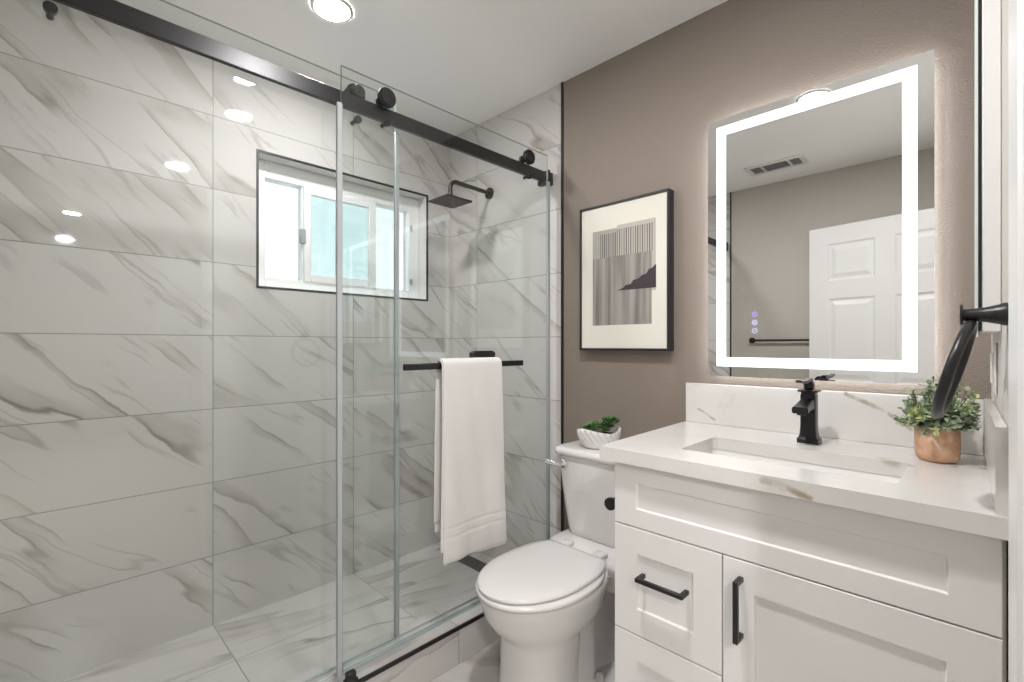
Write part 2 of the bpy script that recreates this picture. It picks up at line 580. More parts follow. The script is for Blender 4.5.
# left wall with the window opening, one closed mesh
bm = new_bm()
ys, zs = [YF - 0.12, WY0, WY1, YB + 0.12], [-0.1, WZ0, WZ1, ZC]
for xx in (XL, XL - 0.15):
    g = [[bm.verts.new((xx, y, z)) for z in zs] for y in ys]
    for i in range(3):
        for k in range(3):
            if (i, k) == (1, 1):
                continue
            bm.faces.new((g[i][k], g[i + 1][k], g[i + 1][k + 1], g[i][k + 1]))
    if xx == XL:
        ga = g
    else:
        gb = g
for (i, k), (i2, k2) in (((1, 1), (2, 1)), ((2, 1), (2, 2)), ((2, 2), (1, 2)), ((1, 2), (1, 1))):
    bm.faces.new((ga[i][k], ga[i2][k2], gb[i2][k2], gb[i][k])).material_index = 1
edge = [(0, 0), (1, 0), (2, 0), (3, 0), (3, 1), (3, 2), (3, 3), (2, 3), (1, 3), (0, 3), (0, 2), (0, 1)]
for a, b in zip(edge, edge[1:] + edge[:1]):
    bm.faces.new((ga[a[0]][a[1]], ga[b[0]][b[1]], gb[b[0]][b[1]], gb[a[0]][a[1]]))
struct('wall_left', bm, [M['tile_left'], M['white_paint']])

# right wall with the doorway, in its own slightly turned frame
bm = new_bm()
add_box(bm, 0, 0.115, DO1, 0.72, -0.1, ZC)
add_box(bm, 0, 0.115, -1.80, DO0, -0.1, ZC)
add_box(bm, 0, 0.115, DO0, DO1, DHEAD, ZC)
w = struct('wall_right', bm, M['right_wall'])
w.matrix_world = RW
bm = new_bm()
cw = 0.10
for (a, b, c, d) in ((DO1 - 0.012, DO1 + cw, 0, DHEAD + cw), (DO0 - cw, DO0 + 0.012, 0, DHEAD + cw), (DO0 - cw, DO1 + cw, DHEAD - 0.012, DHEAD + cw)):
    add_box(bm, -0.02, -0.0005, a, b, c, d, 0.004)
add_box(bm, -0.0005, 0.12, DO1 - 0.014, DO1 - 0.0005, 0, DHEAD)
add_box(bm, -0.0005, 0.12, DO0 + 0.0005, DO0 + 0.014, 0, DHEAD)
add_box(bm, -0.0005, 0.12, DO0, DO1, DHEAD - 0.014, DHEAD - 0.0005)
w = struct('trim_4', bm, M['white_paint'], smooth=True)
w.matrix_world = RW

# hallway beyond the doorway, which lights the tile through it
bm = new_bm()
add_box(bm, 0.25, 5.0, -1.2, 1.5, -0.1, 0.0)
struct('floor_hall', bm, M['hall_floor'])
bm = new_bm()
add_box(bm, 0.16, 5.0, -1.2, 1.5, ZC, ZC + 0.1)
struct('ceiling_hall', bm, M['ceiling'])
bm = new_bm()
add_box(bm, 0.16, 5.0, -1.3, -1.2, -0.1, ZC + 0.1)
add_box(bm, 0.16, 5.0, 1.5, 1.6, -0.1, ZC + 0.1)
add_box(bm, 5.0, 5.1, -1.3, 1.6, -0.1, ZC + 0.1)
struct('wall_hall', bm, M['pale_wall'])

# shower floor, curb
CX0, CX1, CZ = -1.525, -1.37, 0.138
bm = new_bm()
add_box(bm, XL, CX0, YF, YB, -0.1, 0.053)
struct('floor_shower', bm, M['tile_pan'])
bm = new_bm()
add_box(bm, CX0, CX1, YF, YB, -0.1, CZ)
struct('shower_curb', bm, M['tile_curb'])
# black metal edge trims
bm = new_bm()
add_box(bm, CX1 - 0.004, CX1 + 0.003, YF, YB, CZ - 0.012, CZ + 0.0015)
struct('trim_1', bm, M['black'])
bm = new_bm()
add_box(bm, TRIM_X - 0.006, TRIM_X + 0.005, YB - 0.006, YB, 0, ZC)
struct('trim_2', bm, M['black'])
bm = new_bm()
add_box(bm, TRIM_F - 0.005, TRIM_F + 0.005, YF, YF + 0.005, 0, ZC)
struct('trim_3', bm, M['black'])
bm = new_bm()
e = 0.010
for (a, b, c, d) in ((WY0 - e, WY0, WZ0 - e, WZ1 + e), (WY1, WY1 + e, WZ0 - e, WZ1 + e), (WY0, WY1, WZ0 - e, WZ0), (WY0, WY1, WZ1, WZ1 + e)):
    add_box(bm, XL - 0.004, XL + 0.002, a, b, c, d)
struct('trim_5', bm, M['black'])

# ------------------------------------------------------------------ window
win = bpy.data.objects.new('window_1', None)
COL.objects.link(win)
win.location = (XL - 0.08, (WY0 + WY1) / 2, WZ0)
ORIGIN['window_1'] = Vector(win.location)
win['kind'] = 'structure'


def ring_frame(bm, x0, x1, y0, y1, z0, z1, wy0, wy1, wz0, wz1, bev=0.003):
    add_box(bm, x0, x1, y0, y0 + wy0, z0, z1, bev)
    add_box(bm, x0, x1, y1 - wy1, y1, z0, z1, bev)
    add_box(bm, x0, x1, y0 + wy0, y1 - wy1, z0, z0 + wz0, bev)
    add_box(bm, x0, x1, y0 + wy0, y1 - wy1, z1 - wz1, z1, bev)


bm = new_bm()
ring_frame(bm, XL - 0.135, XL - 0.075, WY0 + 0.001, WY1 - 0.001, WZ0 + 0.001, WZ1 - 0.001, 0.048, 0.066, 0.048, 0.078)
add_box(bm, XL - 0.13, XL - 0.085, 0.885, 0.905, WZ0 + 0.04, WZ1 - 0.07, 0.002)
add_box(bm, XL - 0.13, XL - 0.085, 1.25, 1.272, WZ0 + 0.04, WZ1 - 0.07, 0.002)
obj('window_frame', bm, M['vinyl'], win)
bm = new_bm()
ring_frame(bm, XL - 0.084, XL - 0.066, 0.889, 1.262, WZ0 + 0.046, WZ1 - 0.078, 0.034, 0.040, 0.036, 0.036)
add_box(bm, XL - 0.082, XL - 0.068, 1.045, 1.068, WZ0 + 0.07, WZ1 - 0.11, 0.002)
sash = obj('sash', bm, M['vinyl'], win)
bm = new_bm()
add_box(bm, XL - 0.078, XL - 0.074, 0.915, 1.230, WZ0 + 0.075, WZ1 - 0.110)
obj('sash_pane', bm, M['pane_green'], sash)
bm = new_bm()
add_box(bm, XL - 0.112, XL - 0.108, WY0 + 0.04, 0.886, WZ0 + 0.04, WZ1 - 0.07)
obj('pane', bm, M['pane_clear'], win)
bm = new_bm()
add_box(bm, XL - 0.112, XL - 0.108, 1.268, WY1 - 0.06, WZ0 + 0.04, WZ1 - 0.07)
obj('pane', bm, M['pane_clear'], win)
bm = new_bm()
add_box(bm, XL - 0.112, XL - 0.108, 0.904, 1.252, WZ0 + 0.04, WZ1 - 0.07)
obj('pane', bm, M['pane_clear'], win)
bm = new_bm()
add_box(bm, XL - 0.075, XL - 0.058, 0.868, 0.896, 1.655, 1.725, 0.004)
obj('latch', bm, M['grey_latch'], win)
for zz in (1.52, 1.82):
    bm = new_bm()
    add_box(bm, XL - 0.078, XL - 0.066, 1.474, 1.488, zz, zz + 0.03, 0.003)
    obj('clip', bm, M['grey_latch'], win)

# ------------------------------------------------------------------ ceiling lights
LAMPS = [((-1.642, 0.744), 'shower_lamp', 'round recessed ceiling light above the shower'),
         ((-0.575, 0.665), 'lamp', 'round recessed ceiling light in front of the vanity, seen in the mirror'),
         ((2.95, 0.23), 'hall_lamp', 'round recessed ceiling light in the hallway, reflected in the shower glass'),
         ((1.15, -0.75), 'hall_lamp', 'added unseen ceiling light in the hallway, brightening the bathroom through the doorway')]  # last one is an unseen lamp added for more bounce light
for (lx, ly), mk, lab in LAMPS:
    t = thing('ceiling_light', lab, 'light', (lx, ly, ZC), group='recessed ceiling lights')
    bm = new_bm()
    prof = [(0.073, ZC - 0.0005), (0.073, ZC - 0.004), (0.068, ZC - 0.008), (0.060, ZC - 0.008), (0.058, ZC - 0.004)]
    add_lathe(bm, prof, (lx, ly), 48, False, False)
    obj('trim_ring', bm, M['white_paint'], t)
    bm = new_bm()
    add_lathe(bm, [(0.0585, ZC - 0.003), (0.0585, ZC - 0.0065), (0.045, ZC - 0.0095), (0.02, ZC - 0.011)], (lx, ly), 48)
    obj('lens', bm, M[mk], t)

# ceiling exhaust vent, seen in the mirror
vx, vy = -0.97, -0.16
t = thing('ceiling_vent', 'white ceiling vent with dark grilles, seen in the mirror', 'vent', (vx, vy, ZC))
bm = new_bm()
z0 = ZC - 0.012
hx, hy = 0.175, 0.09
secs = [(-0.145, -0.080), (-0.068, 0.080), (0.092, 0.150)]
xs = [-hx] + [v for s in secs for v in s] + [hx]
add_box(bm, vx - hx, vx + hx, vy - hy, vy - 0.065, z0, ZC - 0.0005, 0.003)
add_box(bm, vx - hx, vx + hx, vy + 0.065, vy + hy, z0, ZC - 0.0005, 0.003)
for a, b in ((xs[0], xs[1]), (xs[2], xs[3]), (xs[4], xs[5]), (xs[6], xs[7])):
    add_box(bm, vx + a, vx + b, vy - 0.0655, vy + 0.0655, z0, ZC - 0.0005)
obj('housing', bm, M['white_paint'], t)
for a, b in secs:
    bm = new_bm()
    n = int((b - a) / 0.010)
    add_box(bm, vx + a, vx + b, vy - 0.065, vy + 0.065, ZC - 0.0025, ZC - 0.001, mi=1)
    for k in range(n):
        x = vx + a + (k + 0.5) * (b - a) / n
        add_box(bm, x - 0.0012, x + 0.0012, vy - 0.065, vy + 0.065, z0 + 0.002, ZC - 0.0025)
    obj('grille', bm, [M['grey_latch'], M['vent_dark']], t)

# ------------------------------------------------------------------ shower rail and the two sliding glass doors
RX0, RX1, RZ0, RZ1 = -1.436, -1.420, 1.930, 1.978
t = thing('shower_rail', 'long black rail carrying the sliding glass shower doors', 'rail', (-1.428, 0.6, RZ0))
bm = new_bm()
add_box(bm, RX0, RX1, YF + 0.012, YB - 0.012, RZ0, RZ1, 0.0015)
obj('bar', bm, M['black_satin'], t)
for ya, yb in ((YB - 0.04, YB), (YF, YF + 0.04)):
    bm = new_bm()
    add_box(bm, RX0 - 0.006, RX1 + 0.006, ya, yb, RZ0 - 0.006, RZ1 + 0.004, 0.003)
    add_box(bm, RX0 - 0.018, RX1 + 0.018, (ya if ya > 0 else yb) - 0.005, (ya if ya > 0 else yb) + 0.005, RZ0 - 0.012, RZ1 + 0.008, 0.003)
    obj('wall_bracket', bm, M['black'], t)
bm = new_bm()
add_box(bm, RX0 - 0.004, RX1 + 0.008, YB - 0.085, YB - 0.055, RZ0 - 0.022, RZ0 - 0.0005, 0.003)
obj('rail_stop', bm, M['black'], t)


def shower_door(name, label, gx, y0, y1, ry, side):
    """a glass panel gx..gx+8 mm; side is +1 when it hangs on the room side of the rail"""
    z0, z1 = 0.158, 2.043
    t = thing(name, label, 'shower door', (gx, (y0 + y1) / 2, z0))
    bm = new_bm()
    add_box(bm, gx - 0.004, gx + 0.004, y0, y1, z0, z1)
    bm.normal_update()
    for f in bm.faces:
        if abs(f.normal.x) < 0.5:
            f.material_index = 1
    obj('glass_panel', bm, [M['glass'], M['glass_edge']], t, smooth=False)
    # clear vinyl seals on the vertical edges
    for ye, s in ((y0, -1), (y1, 1)):
        bm = new_bm()
        add_box(bm, gx - 0.0062, gx + 0.0062, ye - (0.014 if s < 0 else 0.003), ye + (0.003 if s < 0 else 0.014), z0, RZ0 - 0.004, 0.002)
        obj('edge_seal', bm, M['seal'], t)
    for yy in ry:
        bm = new_bm()
        rc = Vector((-1.428, yy, RZ1 + (0.0165 if side > 0 else 0.0215)))
        add_disc_axis(bm, rc, (1, 0, 0), rc.z - RZ1 - 0.0005, 0.0075, 36, 0.002)           # the wheel on the rail
        xa = -1.428
        xb = gx + side * 0.018
        add_tube(bm, [(xa, yy, rc.z), (xb, yy, rc.z)], 0.009, 16)
        w = obj('roller', bm, M['black'], t)
        bm = new_bm()
        if side > 0:
            add_disc_axis(bm, (gx + 0.0125, yy, rc.z), (1, 0, 0), 0.0315, 0.008, 40, 0.002)
            add_disc_axis(bm, (gx + 0.0225, yy, rc.z), (1, 0, 0), 0.026, 0.0025, 40, 0.001)
        else:
            add_disc_axis(bm, (gx - 0.0125, yy, rc.z), (1, 0, 0), 0.030, 0.008, 40, 0.002)
            add_disc_axis(bm, (gx + 0.0045 + 0.0025, yy, rc.z), (1, 0, 0), 0.0325, 0.0025, 40, 0.001)
        obj('roller_cap', bm, M['black'], w)
        # anti-jump pin below the rail
        bm = new_bm()
        pz = RZ0 - 0.0185
        xe = gx + side * 0.0105
        xo = gx + (0.022 if side < 0 else 0.014)
        add_tube(bm, [(min(xe, gx - 0.018), yy, pz), (xo, yy, pz)], 0.007, 18)
        add_disc_axis(bm, (xo, yy, pz), (1, 0, 0), 0.0122, 0.007, 24, 0.0015)
        obj('guide_pin', bm, M['black'], t)
    return t


rear = shower_door('shower_door', 'rear sliding glass shower door, the left one, hung behind the rail', -1.455, -0.125, 0.886, (0.022, 0.735), -1)
front = shower_door('shower_door', 'front sliding glass shower door with the black towel bar, hung nearest the toilet', -1.401, 0.663, 1.641, (0.814, 1.505), 1)
for o in (rear, front):
    o['group'] = 'sliding glass shower doors'
# towel bar on the front door
BX, BZ = -1.352, 1.106
bm = new_bm()
add_box(bm, BX - 0.006, BX + 0.006, 0.855, 1.425, BZ - 0.011, BZ + 0.011, 0.0015)
bar = obj('towel_bar', bm, M['black'], front)
for yy in (0.893, 1.412):
    bm = new_bm()
    add_box(bm, -1.3965, BX - 0.0055, yy - 0.008, yy + 0.008, BZ - 0.006, BZ + 0.006, 0.001)
    obj('standoff', bm, M['black'], bar)
# the grip on the shower side of the same panel
bm = new_bm()
hp = [(1.203, 1.085), (1.318, 1.085), (1.320, 1.148), (1.306, 1.157), (1.216, 1.157), (1.201, 1.148)]
add_prism(bm, [(-1.4056, y, z) for y, z in hp], (-0.022, 0, 0))
obj('inner_grip', bm, M['black'], front, smooth=False)

# aluminium threshold on the curb and the black bottom guide
bm = new_bm()
for (a, b, h) in ((-1.4745, -1.4695, 0.010), (-1.4405, -1.4360, 0.012), (-1.4330, -1.4300, 0.008), (-1.4360, -1.4330, 0.003)):
    add_box(bm, a, b, YF + 0.002, YB - 0.002, CZ + 0.0003, CZ + h, 0.001)
tag(obj('threshold_track', bm, M['track'], origin=(-1.428, 0.6, CZ)), 'pale slim bottom track running along the shower curb', 'track')
bm = new_bm()
add_box(bm, -1.388, -1.368, 0.668, 0.698, CZ + 0.0005, CZ + 0.036, 0.003)
add_box(bm, -1.390, -1.366, 0.662, 0.704, CZ + 0.0005, CZ + 0.014, 0.003)
tag(obj('door_guide', bm, M['black'], origin=(-1.378, 0.69, CZ)), 'small black door guide on the curb at the foot of the front glass', 'guide')

# ------------------------------------------------------------------ shower head
SX, SZ = -1.85, 1.985
t = thing('rain_shower', 'black square rain shower head on an arm from the tiled wall', 'shower head', (SX, YB, SZ))
bm = new_bm()
add_disc_axis(bm, (SX, YB - 0.006, SZ), (0, 1, 0), 0.030, 0.006, 32, 0.002)
obj('flange', bm, M['black'], t)
bm = new_bm()
pts = [(SX, YB - 0.010, SZ), (SX, 1.50, SZ + 0.004)]
for k in range(9):
    a = PI / 2 * k / 8
    pts.append((SX, 1.475 - 0.040 * math.sin(a), SZ + 0.005 - 0.040 * (1 - math.cos(a))))
pts.append((SX, 1.435, SZ - 0.080))
add_tube(bm, pts, 0.0105, 18)
add_tube(bm, [(SX, 1.435, SZ - 0.066), (SX, 1.435, SZ - 0.088)], 0.015, 18)
obj('arm', bm, M['black'], t)
bm = new_bm()
for (hw, za, zb) in ((0.078, SZ - 0.104, SZ - 0.094),):
    add_box(bm, SX - hw, SX + hw, 1.435 - hw, 1.435 + hw, za, zb, 0.003)
loft(bm, [rrect(SX, 1.435, 0.050, 0.050, 0.01, SZ - 0.094, 4), rrect(SX, 1.435, 0.018, 0.018, 0.01, SZ - 0.082, 4)])
hd = obj('head_plate', bm, M['black'], t)
bm = new_bm()
for i in range(8):
    for k in range(8):
        x, y = SX - 0.062 + i * 0.0177, 1.435 - 0.062 + k * 0.0177
        add_tube(bm, [(x, y, SZ - 0.1035), (x, y, SZ - 0.1065)], [0.0034, 0.0022], 8)
obj('nozzle_field', bm, M['rubber'], hd)

# linear drain
bm = new_bm()
for k in range(6):
    y = 1.555 + k * 0.013
    add_box(bm, -2.05, -1.60, y, y + 0.009, 0.0535, 0.0575, 0.001)
add_box(bm, -2.06, -1.59, 1.548, 1.632, 0.0531, 0.0545)
tag(obj('shower_drain', bm, M['drain'], origin=(-1.82, 1.59, 0.053)), 'dark linear drain grate set in the shower floor by the back wall', 'drain')

# ------------------------------------------------------------------ towel over the bar
def towel():
    t = thing('bath_towel', 'white folded bath towel hanging over the black bar on the glass door', 'towel', (BX, 1.16, BZ))

    def sheet(y0, y1, front_len, back_len, off, name, skew):
        bm = new_bm()
        prof = []
        rr = 0.0135 + off
        zc = BZ + 0.002
        zf, zb = BZ - front_len, BZ - back_len
        nf = 34
        for k in range(nf):
            s = k / (nf - 1)
            prof.append((BX + rr + 0.002 * math.sin(s * 3.0) + 0.004 * (1 - s) ** 2, zf + (zc - zf) * s))
        for k in range(1, 8):
            a = PI * k / 8
            prof.append((BX + rr * math.cos(a), zc + rr * math.sin(a)))
        for k in range(nf):
            s = k / (nf - 1)
            prof.append((BX - rr - 0.002 * math.sin(s * 3.0), zc + (zb - zc) * s))
        ny = 30
        rows = []
        for j in range(ny + 1):
            u = j / ny
            row = []
            for i, (px, pz) in enumerate(prof):
                front_side = px > BX
                hang = max(0.0, (BZ - pz)) / front_len
                y = y0 + (y1 - y0) * u
                # the towel spreads slightly towards its hem and falls in soft folds
                y += (u - 0.5) * 0.020 * hang + skew * hang
                wv = 0.006 * hang * math.sin(u * 7.5 + 0.6) + 0.003 * hang * math.sin(u * 17 + pz * 9)
                wv += 0.0025 * noise.noise(Vector((y * 14, pz * 9, 2.0 + off * 100)))
                zz = pz
                if hang > 0.02:
                    zz += 0.006 * math.sin(u * 5.0 + 0.5) * hang
                row.append(Vector((px + (wv if front_side else -wv * 0.4), y, zz)))
            rows.append(row)
        vr = [[bm.verts.new(p) for p in r] for r in rows]
        for A, B in zip(vr, vr[1:]):
            for k in range(len(A) - 1):
                bm.faces.new((A[k], A[k + 1], B[k + 1], B[k]))
        o = obj(name, bm, M['terry'], t, angle=80)
        md = o.modifiers.new('thickness', 'SOLIDIFY')
        md.thickness = 0.0052
        md.offset = 0.0
        md2 = o.modifiers.new('soft', 'SUBSURF')
        md2.levels = md2.render_levels = 1
        return o
    sheet(1.000, 1.284, 0.700, 0.60, 0.009, 'outer_fold', 0.006)
    sheet(0.998, 1.276, 0.655, 0.56, 0.0035, 'inner_fold', 0.0)


towel()

# ------------------------------------------------------------------ toilet
TX = -1.040


def egg(cx, yb, yf, hw, z, n=56, pb=2.6, pf=2.0, hb=None, frac=0.50):
    """egg outline: back end yb, front tip yf (smaller y), half width hw"""
    yc = yb + (yf - yb) * frac
    out = []
    for k in range(n):
        a = 2 * PI * k / n
        c, s = math.cos(a), math.sin(a)
        if s >= 0:      # back half
            p = pb
            y = yc + (yb - yc) * abs(s) ** (2 / p)
        else:
            p = pf
            y = yc - (yc - yf) * abs(s) ** (2 / p)
        x = cx + hw * math.copysign(abs(c) ** (2 / p), c)
        out.append(Vector((x, y, z)))
    return out


toilet = thing('toilet', 'white two-piece toilet beside the vanity with its lid closed', 'toilet', (TX, 1.35, 0))
bm = new_bm()
rings = [egg(TX, 1.290, 1.040, 0.130, 0.0005, pb=2.6, pf=2.3), egg(TX, 1.290, 1.038, 0.132, 0.012, pb=2.6, pf=2.3),
         egg(TX, 1.290, 1.048, 0.124, 0.035, pb=2.6, pf=2.3),
         egg(TX, 1.295, 1.050, 0.121, 0.14, pb=2.6, pf=2.2), egg(TX, 1.31, 1.048, 0.122, 0.235, pb=2.6, pf=2.2),
         egg(TX, 1.33, 1.040, 0.128, 0.255, pb=2.5, pf=2.1), egg(TX, 1.39, 1.002, 0.155, 0.288, pb=2.5, pf=2.1),
         egg(TX, 1.43, 0.975, 0.172, 0.33, pb=2.5, pf=2.05), egg(TX, 1.44, 0.962, 0.175, 0.37, pb=2.5, pf=2.05),
         egg(TX, 1.44, 0.957, 0.178, 0.392, pb=2.5, pf=2.05), egg(TX, 1.44, 0.963, 0.174, 0.399, pb=2.5, pf=2.05),
         egg(TX, 1.42, 0.995, 0.140, 0.400, pb=2.5, pf=2.05)]
loft(bm, rings)
# the narrow trapway behind the front of the foot
loft(bm, [rrect(TX, 1.42, 0.090, 0.200, 0.06, 0.0005), rrect(TX, 1.42, 0.088, 0.200, 0.06, 0.08), rrect(TX, 1.42, 0.078, 0.195, 0.06, 0.18),
          rrect(TX, 1.42, 0.085, 0.190, 0.06, 0.28), rrect(TX, 1.43, 0.12, 0.190, 0.06, 0.37)])
obj('bowl', bm, M['porcelain'], toilet, angle=60)
bm = new_bm()
loft(bm, [rrect(TX, 1.555, 0.150, 0.115, 0.04, 0.30), rrect(TX, 1.550, 0.182, 0.132, 0.045, 0.36), rrect(TX, 1.545, 0.190, 0.138, 0.045, 0.395),
          rrect(TX, 1.545, 0.188, 0.136, 0.045, 0.402), rrect(TX, 1.55, 0.17, 0.125, 0.04, 0.420)])
obj('tank_shelf', bm, M['porcelain'], toilet, angle=60)
bm = new_bm()


def tank_ring(hw, yf, yb, z, bow, r=0.045):
    ring = rrect(TX, (yf + yb) / 2, hw, (yb - yf) / 2, r, z)
    for p in ring:
        if p.y < (yf + yb) / 2:
            q = (p.x - TX) / hw
            p.y -= bow * (1 - q * q)
    return ring


loft(bm, [tank_ring(0.148, 1.535, 1.675, 0.415, 0.012), tank_ring(0.160, 1.522, 1.68, 0.425, 0.014), tank_ring(0.166, 1.518, 1.682, 0.45, 0.014),
          tank_ring(0.183, 1.506, 1.684, 0.59, 0.018), tank_ring(0.195, 1.498, 1.685, 0.720, 0.020), tank_ring(0.195, 1.498, 1.685, 0.736, 0.020)])
obj('tank', bm, M['porcelain'], toilet, angle=60)
bm = new_bm()
loft(bm, [tank_ring(0.198, 1.496, 1.687, 0.7365, 0.020), tank_ring(0.208, 1.486, 1.692, 0.742, 0.022), tank_ring(0.210, 1.484, 1.693, 0.756, 0.022),
          tank_ring(0.206, 1.488, 1.690, 0.766, 0.022), tank_ring(0.188, 1.50, 1.68, 0.770, 0.020)])
obj('tank_lid', bm, M['porcelain'], toilet, angle=60)
bm = new_bm()
lyy = 1.483
lz = 0.706
add_disc_axis(bm, (-1.185, lyy + 0.004, lz), (0, 1, 0), 0.017, 0.006, 24, 0.002)
add_tube(bm, [(-1.185, lyy, lz), (-1.185, lyy - 0.020, lz)], 0.009, 16)
add_tube(bm, [(-1.180, lyy - 0.020, lz), (-1.200, lyy - 0.023, lz + 0.001), (-1.222, lyy - 0.028, lz + 0.003), (-1.245, lyy - 0.032, lz + 0.006)], [0.0105, 0.0095, 0.0105, 0.012], 16)
obj('flush_lever', bm, M['chrome'], toilet)
bm = new_bm()
loft(bm, [egg(TX, 1.405, 0.952, 0.176, 0.4015, pb=2.6), egg(TX, 1.408, 0.946, 0.181, 0.406, pb=2.6),
          egg(TX, 1.408, 0.946, 0.181, 0.414, pb=2.6), egg(TX, 1.405, 0.950, 0.177, 0.4185, pb=2.6)])
obj('seat', bm, M['seat_plastic'], toilet, angle=60)
bm = new_bm()


def lid_ring(hw, yf, yb, z):
    """egg outline cut straight across at the hinge"""
    return [Vector((p.x, min(p.y, yb), p.z)) for p in egg(TX - 0.006, 1.430, yf, hw - 0.011, z, n=72, pb=2.9)]


loft(bm, [lid_ring(0.174, 0.957, 1.392, 0.4205), lid_ring(0.179, 0.950, 1.395, 0.424), lid_ring(0.179, 0.950, 1.395, 0.431),
          lid_ring(0.173, 0.958, 1.390, 0.4355), lid_ring(0.142, 1.00, 1.37, 0.439), lid_ring(0.08, 1.08, 1.30, 0.441)])
lid = obj('lid', bm, M['seat_plastic'], toilet, angle=60)
for sx in (-0.075, 0.075):
    bm = new_bm()
    add_box(bm, TX + sx - 0.022, TX + sx + 0.022, 1.3965, 1.440, 0.4203, 0.437, 0.006, 3)
    obj('hinge', bm, M['seat_plastic'], toilet)
for sx in (-1, 1):
    bm = new_bm()
    add_lathe(bm, [(0.015, 0.010), (0.015, 0.034), (0.012, 0.046), (0.005, 0.051)], (TX + sx * 0.108, 1.37), 24)
    obj('bolt_cap', bm, M['seat_plastic'], toilet)
# foot flange carrying the bolt caps
bm = new_bm()
loft(bm, [rrect(TX, 1.43, 0.145, 0.18, 0.06, 0.0005), rrect(TX, 1.43, 0.143, 0.178, 0.06, 0.014), rrect(TX, 1.43, 0.11, 0.16, 0.05, 0.024)])
obj('foot_flange', bm, M['porcelain'], toilet, angle=60)

# ------------------------------------------------------------------ succulents in a shell pot on the tank
PX, PY, PZ = -1.072, 1.574, 0.7705
t = thing('succulent_planter', 'small green succulents in a white ribbed shell-shaped pot on the toilet tank', 'potted plant', (PX, PY, PZ))
ux, uy = Vector((0.71, 0.704, 0)), Vector((-0.704, 0.71, 0))      # along and across the pot


def shell_ring(a, b, z, lean, rib, n=192, curl=0.0):
    out = []
    for k in range(n):
        th = 2 * PI * k / n
        rr = 1 + rib * math.cos(20 * (th + z * 14))
        x = a * math.cos(th) * rr + lean
        y = b * math.sin(th) * rr
        zz = z + curl * (0.016 * max(0, -math.cos(th)) ** 2 + 0.022 * max(0, math.cos(th)) ** 3 + 0.008 * math.sin(th * 2 + 0.6) + 0.017 * max(0, -math.sin(th)) ** 2)
        out.append(Vector((PX, PY, PZ)) + ux * x + uy * y + Vector((0, 0, zz)))
    return out


bm = new_bm()
rings = [shell_ring(0.036, 0.024, 0.0, 0, 0), shell_ring(0.050, 0.032, 0.002, 0, 0.0)]
for k in range(1, 9):
    s = k / 8
    rings.append(shell_ring(0.050 + 0.034 * math.sin(s * PI / 2) ** 0.8, 0.032 + 0.018 * math.sin(s * PI / 2) ** 0.8, 0.002 + 0.054 * s, -0.002 * s, 0.058 * min(1, s * 2), curl=s * s))
rings.append(shell_ring(0.078, 0.046, 0.057, -0.002, 0.02, curl=1.0))
rings.append(shell_ring(0.070, 0.040, 0.046, 0, 0.0, curl=0.6))
loft(bm, rings)
obj('pot', bm, M['porcelain'], t, angle=70)


def rosette(c, r, n_layers, name, tilt):
    bm = new_bm()
    for L in range(n_layers):
        s = L / max(1, n_layers - 1)
        n = 9 - 2 * L if n_layers < 4 else 10 - 2 * L
        n = max(4, n)
        for k in range(n):
            az = 2 * PI * (k + 0.5 * (L % 2)) / n + random.uniform(-0.15, 0.15)
            el = math.radians(12 + 60 * s + random.uniform(-8, 8))
            ln = r * (1.0 - 0.35 * s) * random.uniform(0.85, 1.1)
            d = Vector((math.cos(az) * math.cos(el), math.sin(az) * math.cos(el), math.sin(el))) + Vector(tilt) * 0.3
            d.normalize()
            side = d.cross(Vector((0, 0, 1))).normalized()
            up = side.cross(d)
            rings = []
            for i, (tt, w) in enumerate(((0.0, 0.10), (0.35, 0.20), (0.7, 0.23), (0.9, 0.12), (1.0, 0.015))):
                p = Vector(c) + d * ln * tt + up * ln * 0.12 * tt * tt
                rings.append([p + (side * math.cos(q) * w + up * math.sin(q) * w * 0.4) * ln for q in [2 * PI * j / 6 for j in range(6)]])
            loft(bm, rings)
    return obj(name, bm, M['succulent'], t, angle=80)


base = Vector((PX, PY, PZ + 0.060))
for (a, b, h, r, L) in ((-0.048, 0.0, 0.006, 0.030, 3), (-0.020, 0.010, 0.012, 0.034, 3), (-0.018, -0.018, 0.006, 0.022, 3), (0.012, 0.004, 0.014, 0.034, 3),
                        (0.020, -0.022, 0.004, 0.020, 3), (0.043, -0.002, 0.032, 0.038, 4), (0.040, 0.018, 0.012, 0.024, 3), (0.055, 0.008, 0.036, 0.028, 3)):
    rosette(base + ux * a + uy * b + Vector((0, 0, h + 0.008)), r * 1.15, L, 'succulent', (random.uniform(-1, 1), random.uniform(-1, 1), 0))
bm = new_bm()
for th0 in range(1):
    loft(bm, [shell_ring(0.070, 0.040, 0.052, 0, 0), shell_ring(0.060, 0.032, 0.060, 0, 0), shell_ring(0.03, 0.016, 0.064, 0, 0)])
obj('moss', bm, M['soil'], t)

# ------------------------------------------------------------------ framed print
t = thing('framed_print', 'framed abstract print in a black frame on the taupe wall above the toilet', 'picture', (-1.032, YB, 1.46))
FX0, FX1, FZ0, FZ1, FY = -1.233, -0.822, 1.158, 1.765, 1.658
bm = new_bm()
fw = 0.009
for (a, b, c, d) in ((FX0, FX0 + fw, FZ0, FZ1), (FX1 - fw, FX1, FZ0, FZ1), (FX0 + fw, FX1 - fw, FZ0, FZ0 + fw), (FX0 + fw, FX1 - fw, FZ1 - fw, FZ1)):
    add_box(bm, a, b, FY, YB - 0.0008, c, d, 0.0012)
obj('frame', bm, M['frame_black'], t)
bm = new_bm()
add_box(bm, FX0 + 0.004, FX1 - 0.004, FY + 0.006, FY + 0.010, FZ0 + 0.004, FZ1 - 0.004)
sheet = obj('paper_sheet', bm, M['paper'], t)


